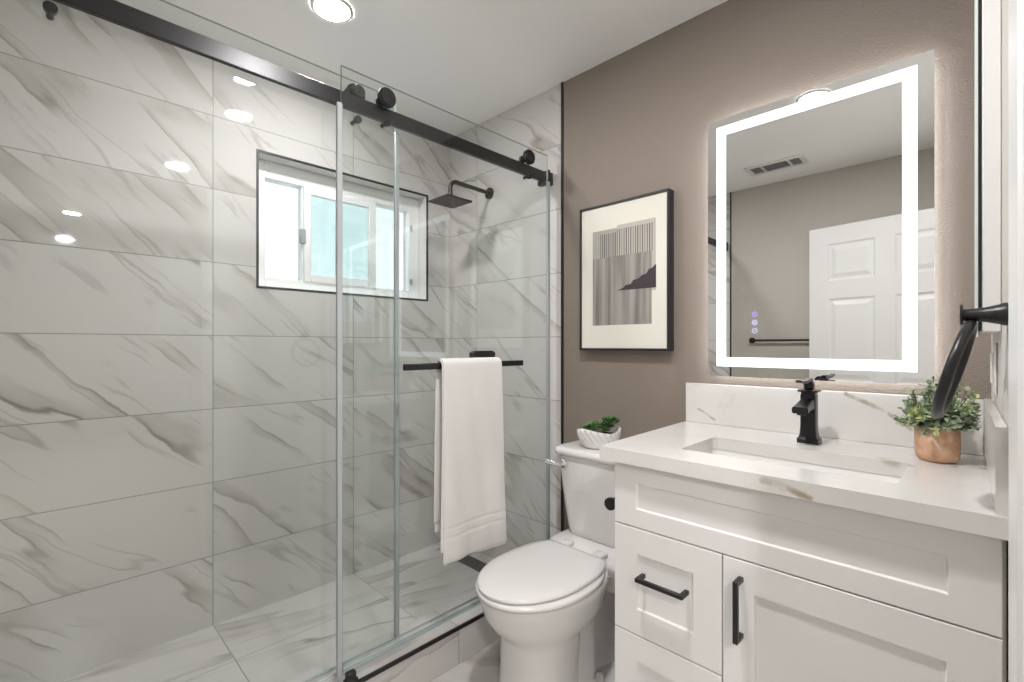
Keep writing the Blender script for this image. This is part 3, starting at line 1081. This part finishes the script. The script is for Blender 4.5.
def patch(name, x0, x1, z0, z1, dy, mat):
    bm = new_bm()
    add_box(bm, x0, x1, FY + 0.006 - dy, FY + 0.0062, z0, z1)
    return obj(name, bm, mat, sheet)


patch('beige_field', -1.049, -0.878, 1.390, 1.667, 0.0003, M['ink_beige'])
patch('grey_field', -1.167, -1.049, 1.540, 1.657, 0.0003, M['ink_grey'])
patch('wash_field', -1.167, -0.895, 1.262, 1.542, 0.0006, M['wash'])
bm = new_bm()
n = 24
for k in range(n):
    x = -1.128 + k * (1.128 - 0.893) / (n - 1)
    top = 1.640 if x < -1.049 else 1.650
    wdt = 0.0012 + 0.0012 * ((k * 7) % 5) / 4
    add_box(bm, x - wdt, x + wdt, FY + 0.0050, FY + 0.0062, 1.541, top)
obj('line_field', bm, M['ink_line'], sheet)
mt = []
for (a, b) in ((185, 392), (205, 383), (213, 374), (230, 370), (238, 357), (254, 353), (266, 341), (280, 337), (288, 322), (300, 317), (312, 304), (312, 381)):
    u, v = 560 + a / 3.25, 170 + b / 3.25
    r = (u - 512) / 472
    tt = (FY + 0.005) / (0.710 + 0.704 * r)
    mt.append((tt * (-0.704 + 0.710 * r), FY + 0.0052, CAM_Z + tt * (345 - v) / 472))
bm = new_bm()
add_prism(bm, mt, (0, -0.0006, 0))
obj('mountain', bm, M['ink_dark'], sheet)

# ------------------------------------------------------------------ LED mirror
MY = 1.660
MX0, MX1, MZ0, MZ1 = -0.678, -0.085, 1.073, 1.957
t = thing('led_mirror', 'rectangular mirror with a glowing white light band above the vanity', 'mirror', (-0.38, YB, 1.52))
bm = new_bm()
add_box(bm, MX0, MX1, MY, MY + 0.005, MZ0, MZ1)
bm.normal_update()
for f in bm.faces:
    if f.normal.y > -0.5:
        f.material_index = 1
obj('mirror_glass', bm, [M['mirror'], M['mirror_edge']], t, smooth=False)
bm = new_bm()
LX0, LX1, LZ0, LZ1 = -0.648, -0.119, 1.107, 1.930


def led_ring(bm, x0, x1, z0, z1, w, y0, y1):
    add_box(bm, x0, x0 + w, y0, y1, z0, z1)
    add_box(bm, x1 - w, x1, y0, y1, z0, z1)
    add_box(bm, x0 + w, x1 - w, y0, y1, z0, z0 + w)
    add_box(bm, x0 + w, x1 - w, y0, y1, z1 - w, z1)


led_ring(bm, LX0, LX1, LZ0, LZ1, 0.0315, MY - 0.0006, MY + 0.0005)
obj('light_band', bm, M['led'], t, smooth=False)
bm = new_bm()
add_box(bm, MX0 + 0.04, MX1 - 0.04, MY + 0.005, YB - 0.001, MZ0 + 0.04, MZ1 - 0.04, 0.003)
case = obj('back_case', bm, M['white_paint'], t)
bm = new_bm()
i0, i1 = 0.014, 0.036
for (a, b, c, d) in ((MX0 + i0, MX0 + i1, MZ0 + i0, MZ1 - i0), (MX1 - i1, MX1 - i0, MZ0 + i0, MZ1 - i0),
                     (MX0 + i1, MX1 - i1, MZ0 + i0, MZ0 + i1), (MX0 + i1, MX1 - i1, MZ1 - i1, MZ1 - i0)):
    add_box(bm, a, b, MY + 0.0053, MY + 0.0075, c, d)
obj('back_light', bm, M['led_back'], t, smooth=False)


def icon(zc, mat, k):
    bm = new_bm()
    cx = -0.525
    sides = 28
    pts = [(cx + 0.0075 * math.cos(2 * PI * j / sides), MY - 0.0004, zc + 0.0075 * math.sin(2 * PI * j / sides)) for j in range(sides)]
    add_tube(bm, pts, 0.0009, 6, closed=True)
    if k == 0:      # slash and dot
        add_tube(bm, [(cx - 0.003, MY - 0.0004, zc + 0.003), (cx + 0.003, MY - 0.0004, zc - 0.003)], 0.0009, 6)
    elif k == 1:    # power-like arc
        add_tube(bm, [(cx + 0.0035 * math.sin(a), MY - 0.0004, zc - 0.0035 * math.cos(a)) for a in [-2.4 + 0.4 * j for j in range(13)]], 0.0008, 6)
        add_tube(bm, [(cx, MY - 0.0004, zc), (cx, MY - 0.0004, zc + 0.004)], 0.0008, 6)
    else:
        add_tube(bm, [(cx - 0.003, MY - 0.0004, zc - 0.001), (cx, MY - 0.0004, zc + 0.002), (cx + 0.003, MY - 0.0004, zc - 0.001)], 0.0008, 6)
    obj('touch_icon', bm, mat, t)


icon(1.281, M['icon_blue'], 0)
icon(1.254, M['icon'], 1)
icon(1.227, M['icon'], 2)

# ------------------------------------------------------------------ vanity cabinet
VX0, VX1, VY = -0.718, 0.019, 1.127
CT0, CT1 = 0.864, 0.900        # countertop underside and top
van = thing('vanity_cabinet', 'white shaker vanity cabinet with black pulls under the quartz top', 'cabinet', ((VX0 + VX1) / 2, 1.4, 0))
bm = new_bm()
TK = 0.02
add_box(bm, VX0, VX0 + TK, VY + 0.019, 1.695, 0.0005, CT0 - 0.001, 0.001)
add_box(bm, VX1 - TK, VX1, VY + 0.019, 1.68, 0.0005, CT0 - 0.001, 0.001)
add_box(bm, VX0 + TK, VX1 - TK, 1.655, 1.675, 0.10, CT0 - 0.001)
add_box(bm, VX0 + TK, VX1 - TK, VY + 0.02, 1.655, 0.095, 0.115)
add_box(bm, VX0 + TK, VX1 - TK, VY + 0.09, VY + 0.105, 0.0005, 0.095)
add_box(bm, VX0 + TK, VX1 - TK, VY + 0.0195, VY + 0.039, CT0 - 0.03, CT0 - 0.001)
add_box(bm, VX0 + TK, VX1 - TK, VY + 0.0195, VY + 0.039, 0.675, 0.705)
add_box(bm, -0.437, -0.417, VY + 0.0195, VY + 0.039, 0.115, 0.675)
add_box(bm, VX0 + TK, -0.437, VY + 0.0195, VY + 0.039, 0.385, 0.42)
obj('carcass', bm, M['cabinet'], van)
bm = new_bm()
add_box(bm, 0.0195, 0.0315, VY + 0.016, VY + 0.034, 0.0005, CT0 - 0.001, 0.001)
obj('filler_strip', bm, M['cabinet'], van)


def shaker(bm, x0, x1, z0, z1, st=0.068, rl=0.068, y=VY):
    """frame-and-panel front: one closed surface with a recessed panel"""
    th, rec = 0.019, 0.006
    o = 0.0015
    def q(x, yy, z): return bm.verts.new((x, yy, z))
    def loop(a, b, c, d, yy): return [q(a, yy, c), q(b, yy, c), q(b, yy, d), q(a, yy, d)]
    loops = [loop(x0, x1, z0, z1, y + th), loop(x0, x1, z0, z1, y + o), loop(x0 + o, x1 - o, z0 + o, z1 - o, y),
             loop(x0 + st, x1 - st, z0 + rl, z1 - rl, y), loop(x0 + st + 0.003, x1 - st - 0.003, z0 + rl + 0.003, z1 - rl - 0.003, y + rec)]
    bm.faces.new(loops[0][::-1])
    for A, B in zip(loops, loops[1:]):
        for k in range(4):
            bm.faces.new((A[k], A[(k + 1) % 4], B[(k + 1) % 4], B[k]))
    bm.faces.new(loops[-1])


def pull(a, b, vertical, parent):
    """square bar pull between two points on the front"""
    bm = new_bm()
    yo = VY - 0.034
    h = 0.0055
    if vertical:
        x, z0, z1 = a
        add_box(bm, x - h, x + h, yo - 0.005, yo + 0.005, z0, z1, 0.001)
        for z in (z0, z1 - 0.011):
            add_box(bm, x - h, x + h, yo + 0.004, VY - 0.0002, z, z + 0.011, 0.001)
    else:
        z, x0, x1 = a
        add_box(bm, x0, x1, yo - 0.005, yo + 0.005, z - h, z + h, 0.001)
        for x in (x0, x1 - 0.011):
            add_box(bm, x, x + 0.011, yo + 0.004, VY - 0.0002, z - h, z + h, 0.001)
    o = obj('handle', bm, M['black'], parent)
    o['label'] = 'black square bar pull'
    return o


G = 0.0015
bm = new_bm()
shaker(bm, VX0, 0.0268, 0.692 + G, CT0 - 0.006, 0.066, 0.048)
obj('false_front', bm, M['cabinet'], van, smooth=False)
bm = new_bm()
shaker(bm, VX0, -0.427 - G, 0.406 + G, 0.692 - G)
d = obj('drawer', bm, M['cabinet'], van, smooth=False)
pull((0.573, -0.634, -0.506), None, False, d)
bm = new_bm()
shaker(bm, VX0, -0.427 - G, 0.115, 0.406 - G)
d = obj('drawer', bm, M['cabinet'], van, smooth=False)
pull((0.285, -0.634, -0.506), None, False, d)
bm = new_bm()
shaker(bm, -0.427 + G, 0.0268, 0.115, 0.692 - G)
d = obj('door', bm, M['cabinet'], van, smooth=False)
pull((-0.385, 0.517, 0.655), None, True, d)

# toilet paper holder on the cabinet's left side
t = thing('toilet_paper_holder', 'black toilet paper holder on the side of the vanity next to the toilet', 'toilet paper holder', (VX0, 1.21, 0.712))
bm = new_bm()
add_disc_axis(bm, (VX0 - 0.004, 1.21, 0.712), (1, 0, 0), 0.022, 0.004, 28, 0.001)
add_tube(bm, [(VX0 - 0.006, 1.21, 0.712), (VX0 - 0.045, 1.21, 0.712)], 0.009, 18)
obj('post', bm, M['black'], t)
bm = new_bm()
add_tube(bm, [(VX0 - 0.055, 1.195, 0.712), (VX0 - 0.055, 1.36, 0.712)], 0.013, 18)
add_disc_axis(bm, (VX0 - 0.055, 1.192, 0.712), (0, 1, 0), 0.0185, 0.006, 24, 0.001)
obj('arm', bm, M['black'], t)

# ------------------------------------------------------------------ countertop with the sink cut out
SKX0, SKX1, SKY0, SKY1 = -0.575, -0.118, 1.225, 1.452
top = thing('countertop', 'white quartz countertop with gold veins on the vanity', 'countertop', (-0.36, 1.4, CT0))
bm = new_bm()
cx0, cx1, cy0, cy1 = -0.752, 0.0325, 1.104, 1.699
cxb = 0.0195
outer_t = [(cx0, cy0), (cx1, cy0), (cxb, cy1), (-0.770, cy1)]
ring_in = [(p.x, p.y) for p in rrect((SKX0 + SKX1) / 2, (SKY0 + SKY1) / 2, (SKX1 - SKX0) / 2, (SKY1 - SKY0) / 2, 0.012, 0, 4)]


def slab_level(z):
    o_ = [bm.verts.new((x, y, z)) for x, y in outer_t]
    i_ = [bm.verts.new((x, y, z)) for x, y in ring_in]
    return o_, i_


def slab_fill(o_, i_):
    n = len(i_)
    q = n // 4
    # corner order of rrect: (+,+), (-,+), (-,-), (+,-); outer order: (-,-), (+,-), (+,+), (-,+)
    om = [o_[2], o_[3], o_[0], o_[1]]
    for c in range(4):
        seg = i_[c * q:(c + 1) * q]
        mid = om[c]
        for a, b in zip(seg, seg[1:]):
            bm.faces.new((a, b, mid))
        nxt = i_[((c + 1) * q) % n]
        bm.faces.new((seg[-1], nxt, om[(c + 1) % 4], mid))


o0, i0 = slab_level(CT0)
o1, i1 = slab_level(CT1)
slab_fill(o0, i0)
slab_fill(o1, i1)
for k in range(4):
    bm.faces.new((o0[k], o0[(k + 1) % 4], o1[(k + 1) % 4], o1[k]))
for k in range(len(i0)):
    bm.faces.new((i0[k], i0[(k + 1) % len(i0)], i1[(k + 1) % len(i0)], i1[k]))
obj('slab', bm, M['quartz'], top, smooth=False)
bm = new_bm()
add_box(bm, -0.768, 0.0066, 1.680, 1.699, CT1 + 0.0003, 1.042, 0.0015)
obj('backsplash', bm, M['quartz'], top)
# side splash follows the right wall
bm = new_bm()
pts = [(cx1, cy0 + 0.006), (0.0195, cy1 - 0.0005), (0.0070, cy1 - 0.0005), (0.0180, cy0 + 0.006)]
add_prism(bm, [(x, y, CT1 + 0.0003) for x, y in pts], (0, 0, 0.144))
obj('side_splash', bm, M['quartz'], top, smooth=False)

# undermount sink
bm = new_bm()
scx, scy, shx, shy = (SKX0 + SKX1) / 2, (SKY0 + SKY1) / 2, (SKX1 - SKX0) / 2, (SKY1 - SKY0) / 2
zt = CT0 - 0.0006
rings = [rrect(scx, scy, shx + 0.02, shy + 0.02, 0.03, zt - 0.150), rrect(scx, scy, shx + 0.02, shy + 0.02, 0.03, zt),
         rrect(scx, scy, shx + 0.002, shy + 0.002, 0.014, zt), rrect(scx, scy, shx - 0.002, shy - 0.002, 0.02, zt - 0.02),
         rrect(scx, scy, shx - 0.014, shy - 0.014, 0.03, zt - 0.110), rrect(scx, scy, shx - 0.035, shy - 0.035, 0.03, zt - 0.126),
         rrect(scx, scy, 0.03, 0.03, 0.0295, zt - 0.132)]
loft(bm, rings)
sink = obj('sink', bm, M['sink_white'], origin=(scx, scy, zt - 0.15), angle=60)
tag(sink, 'white rectangular undermount sink set in the quartz countertop', 'sink')
bm = new_bm()
add_lathe(bm, [(0.024, zt - 0.1318), (0.024, zt - 0.128), (0.016, zt - 0.126)], (scx, scy), 28)
obj('sink_drain', bm, M['black'], sink)

# faucet
FXc, FYc = -0.349, 1.566
fau = thing('faucet', 'black single-handle faucet with a flared square column behind the sink', 'faucet', (FXc, FYc, CT1))
bm = new_bm()
sec = [(0.0262, 0.0005), (0.0262, 0.008), (0.0268, 0.011), (0.0222, 0.018), (0.0203, 0.028), (0.0194, 0.040), (0.0190, 0.055), (0.0188, 0.125), (0.0188, 0.138)]
loft(bm, [rrect(FXc, FYc, h, h, 0.004, CT1 + z, 3) for h, z in sec])
loft(bm, [rrect(FXc, FYc, 0.0175, 0.0175, 0.004, CT1 + 0.138, 3), rrect(FXc, FYc, 0.0175, 0.0175, 0.004, CT1 + 0.145, 3)])
obj('column', bm, M['black_satin'], fau)
bm = new_bm()
# open-trough spout leaning forward over the bowl
rings = []
for s, y, z, hw, hh in ((0, FYc - 0.012, CT1 + 0.112, 0.017, 0.015), (0.3, FYc - 0.045, CT1 + 0.110, 0.0165, 0.013), (0.7, FYc - 0.075, CT1 + 0.105, 0.018, 0.010), (1, FYc - 0.098, CT1 + 0.101, 0.020, 0.009)):
    ring = []
    for p in rrect(FXc, 0, hw, hh, 0.0045, 0, 3):
        ring.append(Vector((p.x, y, z + p.y)))
    rings.append(ring)
loft(bm, rings)
sp = obj('spout', bm, M['black_satin'], fau)
bm = new_bm()
add_disc_axis(bm, (FXc, FYc - 0.088, CT1 + 0.0905), (0, 0, 1), 0.010, 0.003, 20, 0.001)
obj('aerator', bm, M['rubber'], sp)
bm = new_bm()
loft(bm, [rrect(FXc, FYc, 0.024, 0.024, 0.004, CT1 + 0.1455, 3), rrect(FXc, FYc, 0.026, 0.026, 0.004, CT1 + 0.149, 3), rrect(FXc, FYc, 0.024, 0.024, 0.004, CT1 + 0.152, 3)])
add_box(bm, FXc - 0.012, FXc + 0.012, FYc - 0.014, FYc + 0.016, CT1 + 0.151, CT1 + 0.176, 0.006, 3)
pp = []
for y, z, th in ((FYc + 0.010, 0.178, 0.006), (FYc - 0.014, 0.180, 0.0055), (FYc - 0.040, 0.176, 0.0045), (FYc - 0.075, 0.1775, 0.004), (FYc - 0.112, 0.181, 0.0035)):
    ring = [Vector((FXc + p.x, y, CT1 + z + p.y)) for p in rrect(0, 0, 0.0075, th, 0.003, 0, 2)]
    pp.append(ring)
loft(bm, pp)
obj('handle', bm, M['black_satin'], fau)

# ------------------------------------------------------------------ leafy plant in the terracotta pot
GX, GY = -0.074, 1.535
pl = thing('potted_plant', 'leafy green plant in a terracotta pot on the countertop beside the mirror', 'potted plant', (GX, GY, CT1))
bm = new_bm()
prof = [(0.030, 0.0005), (0.0345, 0.0025), (0.0390, 0.010), (0.0412, 0.019), (0.0420, 0.032), (0.0420, 0.080), (0.0408, 0.0815), (0.0392, 0.080), (0.0385, 0.066)]
add_lathe(bm, [(r, CT1 + z) for r, z in prof], (GX, GY), 48)
obj('pot', bm, M['pot'], pl)
bm = new_bm()
add_lathe(bm, [(0.0383, CT1 + 0.0665), (0.0383, CT1 + 0.071), (0.025, CT1 + 0.075)], (GX, GY), 32)
obj('soil', bm, M['soil'], pl)
stems, leaves = new_bm(), new_bm()


def leaf(bm, p, d, size):
    d = d.normalized()
    side = d.cross(Vector((random.uniform(-.4, .4), random.uniform(-.4, .4), 1))).normalized()
    up = side.cross(d)
    pts = [(0, 0.0), (0.22, 0.36), (0.55, 0.52), (0.85, 0.34), (1.0, 0.0), (0.85, -0.34), (0.55, -0.52), (0.22, -0.36)]
    vs = [bm.verts.new(p + d * a * size + side * b * size * 0.95 + up * (abs(b) * 0.22 - 0.10 * a * a) * size) for a, b in pts]
    c = bm.verts.new(p + d * 0.5 * size - up * 0.02 * size)
    for k in range(8):
        bm.faces.new((vs[k], vs[(k + 1) % 8], c))


for i in range(125):
    az = random.uniform(0, 2 * PI)
    lift = random.uniform(0.40, 1.47)
    d = Vector((math.cos(az) * math.cos(lift), math.sin(az) * math.cos(lift), math.sin(lift)))
    L = random.uniform(0.080, 0.118) * (1 - 0.40 * max(0.0, -(math.cos(az) + math.sin(az)) / 1.414))
    p0 = Vector((GX, GY, CT1 + 0.070)) + Vector((math.cos(az), math.sin(az), 0)) * random.uniform(0.003, 0.028)
    pts = []
    for k in range(7):
        s = k / 6
        q = p0 + d * L * s + Vector((0, 0, -0.020 * s * s * (1.4 - lift)))
        q.x = min(q.x, -0.008 if q.z < 1.060 else 0.004)
        q.y = min(q.y, 1.648)
        q.z = max(q.z, CT1 + 0.088 if (Vector((q.x - GX, q.y - GY)).length < 0.06) else CT1 + 0.070)
        pts.append(q)
    add_tube(stems, pts, 0.0009, 5)
    for k in range(1, 7):
        q = pts[k]
        dd = (pts[k] - pts[k - 1])
        if dd.length < 1e-5:
            continue
        dd.normalize()
        o_ = dd.orthogonal().normalized()
        ang = random.uniform(0, 2 * PI)
        for sgn in (0, 1):
            ax = Matrix.Rotation(ang + PI * sgn, 4, dd) @ o_
            ld = (ax + dd * 0.5 + Vector((0, 0, 0.15)))
            sz = random.uniform(0.0115, 0.0170) * (1 - 0.25 * (k / 6))
            e_ = q + ld.normalized() * sz
            if e_.x > (-0.003 if e_.z < 1.055 else 0.010) or e_.y > 1.652:
                continue
            leaf(leaves, q.copy(), ld, sz)
    leaf(leaves, pts[-1].copy(), d, 0.012)
obj('stems', stems, M['stem'], pl)
obj('foliage', leaves, M['leaf'], pl, angle=70)

# ------------------------------------------------------------------ things on the right wall (in that wall's frame)
def rw_thing(name, label, cat, y, z):
    return thing(name, label, cat, (0, y - 1.115, z), frame=RW)


# medicine cabinet
Y0, Y1, Z0, Z1 = 1.30 - 1.115, 1.60 - 1.115, 1.206, 1.95
t = rw_thing('medicine_cabinet', 'white wall cabinet with a mirror door seen edge-on beside the light-band mirror', 'cabinet', 1.45, 1.206)
bm = new_bm()
add_box(bm, -0.027, -0.0005, Y0, Y1, Z0, Z1, 0.0015)
obj('body', bm, M['white_paint'], t)
bm = new_bm()
add_box(bm, -0.0320, -0.0275, Y0 + 0.002, Y1 - 0.002, Z0 + 0.002, Z1 - 0.002)
obj('gap_shade', bm, M['black'], t)  # black slab stands in for the shade in the gap behind the door
bm = new_bm()
add_box(bm, -0.0375, -0.0325, Y0 - 0.001, Y1 + 0.001, Z0 - 0.010, Z1, 0)
bm.normal_update()
for f in bm.faces:
    if f.normal.x > -0.5:
        f.material_index = 1
obj('mirror_door', bm, [M['mirror'], M['mirror_edge']], t, smooth=False)

# switch plate
t = rw_thing('switch_plate', 'white light switch plate on the right wall above the side splash', 'light switch', 1.46, 1.13)
yc = 1.46 - 1.115
bm = new_bm()
add_box(bm, -0.006, -0.0003, yc - 0.036, yc + 0.036, 1.075, 1.185, 0.003)
obj('plate', bm, M['white_paint'], t)
bm = new_bm()
add_box(bm, -0.010, -0.0055, yc - 0.017, yc + 0.017, 1.097, 1.163, 0.002)
obj('rocker', bm, M['white_paint'], t)

# towel ring
t = rw_thing('towel_ring', 'black towel ring on the right wall above the potted plant', 'towel ring', 1.146, 1.235)
yc = 1.146 - 1.115
zc = 1.232
bm = new_bm()
ax = [(-0.0005, 0.0195), (-0.004, 0.0195), (-0.012, 0.0165), (-0.028, 0.0125), (-0.046, 0.0105), (-0.055, 0.0105)]
rings = [[Vector((x, yc + r * math.cos(2 * PI * k / 32), zc + r * math.sin(2 * PI * k / 32))) for k in range(32)] for x, r in ax]
loft(bm, rings)
add_disc_axis(bm, (-0.0565, yc, zc + 0.001), (1, 0, 0), 0.0185, 0.0022, 32, 0.001)
obj('post', bm, M['black'], t)
bm = new_bm()
R = 0.083
tilt = math.radians(15)
yaw = 0.075
n = 64
pts = []
for k in range(n):
    a = 2 * PI * k / n
    yy, zz = R * math.sin(a), -R + R * math.cos(a)
    x = zz * math.sin(tilt) * 1.0
    z = zz * math.cos(tilt)
    x, yy = x + math.sin(yaw) * yy, math.cos(yaw) * yy
    pts.append((-0.044 + x, yc + yy, zc - 0.016 + z))
add_tube(bm, pts, 0.0080, 14, closed=True)
obj('ring', bm, M['black'], t)

# ------------------------------------------------------------------ behind the camera, seen in the mirror: door and towel bar
ang = math.atan(0.19)
DW, DH, DT = 0.86, 1.962, 0.035
door = bpy.data.objects.new('door_1', None)
COL.objects.link(door)
door.location = (0.005, -0.292, 0.010)
door.rotation_euler = (0, 0, ang)          # local -x runs from hinge to free edge, local +y faces the mirror
door['kind'] = 'structure'
ORIGIN['door_1'] = Vector((0, 0, 0))
bm = new_bm()
stile, mull = 0.115, 0.10
pw = (DW - 2 * stile - mull) / 2
cols = [(-DW + stile, -DW + stile + pw), (-stile - pw, -stile)]
rows = [(0.22, 0.80), (0.93, 1.48), (1.60, DH - 0.115)]
xs = sorted({-DW, 0.0, *[v for c in cols for v in c]})
zs = sorted({0.0, DH, *[v for r in rows for v in r]})
for yy, s in ((0.0, 1), (-DT, -1)):
    for i in range(len(xs) - 1):
        for k in range(len(zs) - 1):
            a, b, c, d_ = xs[i], xs[i + 1], zs[k], zs[k + 1]
            is_panel = (a, b) in cols and (c, d_) in rows
            lv = [(0, 0)]
            if is_panel:
                lv = [(0, 0), (0.010, -0.007), (0.020, -0.007), (0.045, 0.000)]
            loops = []
            for ins, dep in lv:
                y_ = yy + dep * s
                loops.append([bm.verts.new(p) for p in ((a + ins, y_, c + ins), (b - ins, y_, c + ins), (b - ins, y_, d_ - ins), (a + ins, y_, d_ - ins))])
            for A, B in zip(loops, loops[1:]):
                for q in range(4):
                    bm.faces.new((A[q], A[(q + 1) % 4], B[(q + 1) % 4], B[q]))
            bm.faces.new(loops[-1])
bmesh.ops.remove_doubles(bm, verts=bm.verts, dist=0.0002)
for (a, b, c, d_) in ((-DW, -DW, 0, DH), (0, 0, 0, DH)):
    vs = [bm.verts.new(p) for p in ((a, 0, c), (a, -DT, c), (a, -DT, d_), (a, 0, d_))]
    bm.faces.new(vs)
for z in (0, DH):
    vs = [bm.verts.new(p) for p in ((-DW, 0, z), (0, 0, z), (0, -DT, z), (-DW, -DT, z))]
    bm.faces.new(vs)
bmesh.ops.remove_doubles(bm, verts=bm.verts, dist=0.0002)
obj('door_slab', bm, M['door_paint'], door, smooth=False)
bm = new_bm()
add_disc_axis(bm, (-DW + 0.065, 0.005, 0.93), (0, 1, 0), 0.028, 0.005, 28, 0.001)
add_tube(bm, [(-DW + 0.065, 0.008, 0.93), (-DW + 0.065, 0.045, 0.93)], 0.010, 16)
add_tube(bm, [(-DW + 0.060, 0.045, 0.93), (-DW + 0.175, 0.045, 0.93)], 0.009, 16)
obj('door_handle', bm, M['black'], door)

t = thing('towel_bar', 'black towel bar on the pale wall, seen in the mirror', 'towel bar', (-1.0, YF, 1.215))
bm = new_bm()
tbx0, tbx1, tby, tbz = -1.235, -0.775, YF + 0.032, 1.215
add_tube(bm, [(tbx0 - 0.012, tby, tbz), (tbx1 + 0.012, tby, tbz)], 0.008, 16)
obj('bar', bm, M['black'], t)
for x in (tbx0, tbx1):
    bm = new_bm()
    add_disc_axis(bm, (x, YF + 0.004, tbz), (0, 1, 0), 0.022, 0.0037, 28, 0.001)
    add_tube(bm, [(x, YF + 0.006, tbz), (x, tby + 0.008, tbz)], 0.010, 16)
    add_disc_axis(bm, (x, tby, tbz), (1, 0, 0), 0.015, 0.010, 20, 0.002)
    obj('post', bm, M['black'], t)
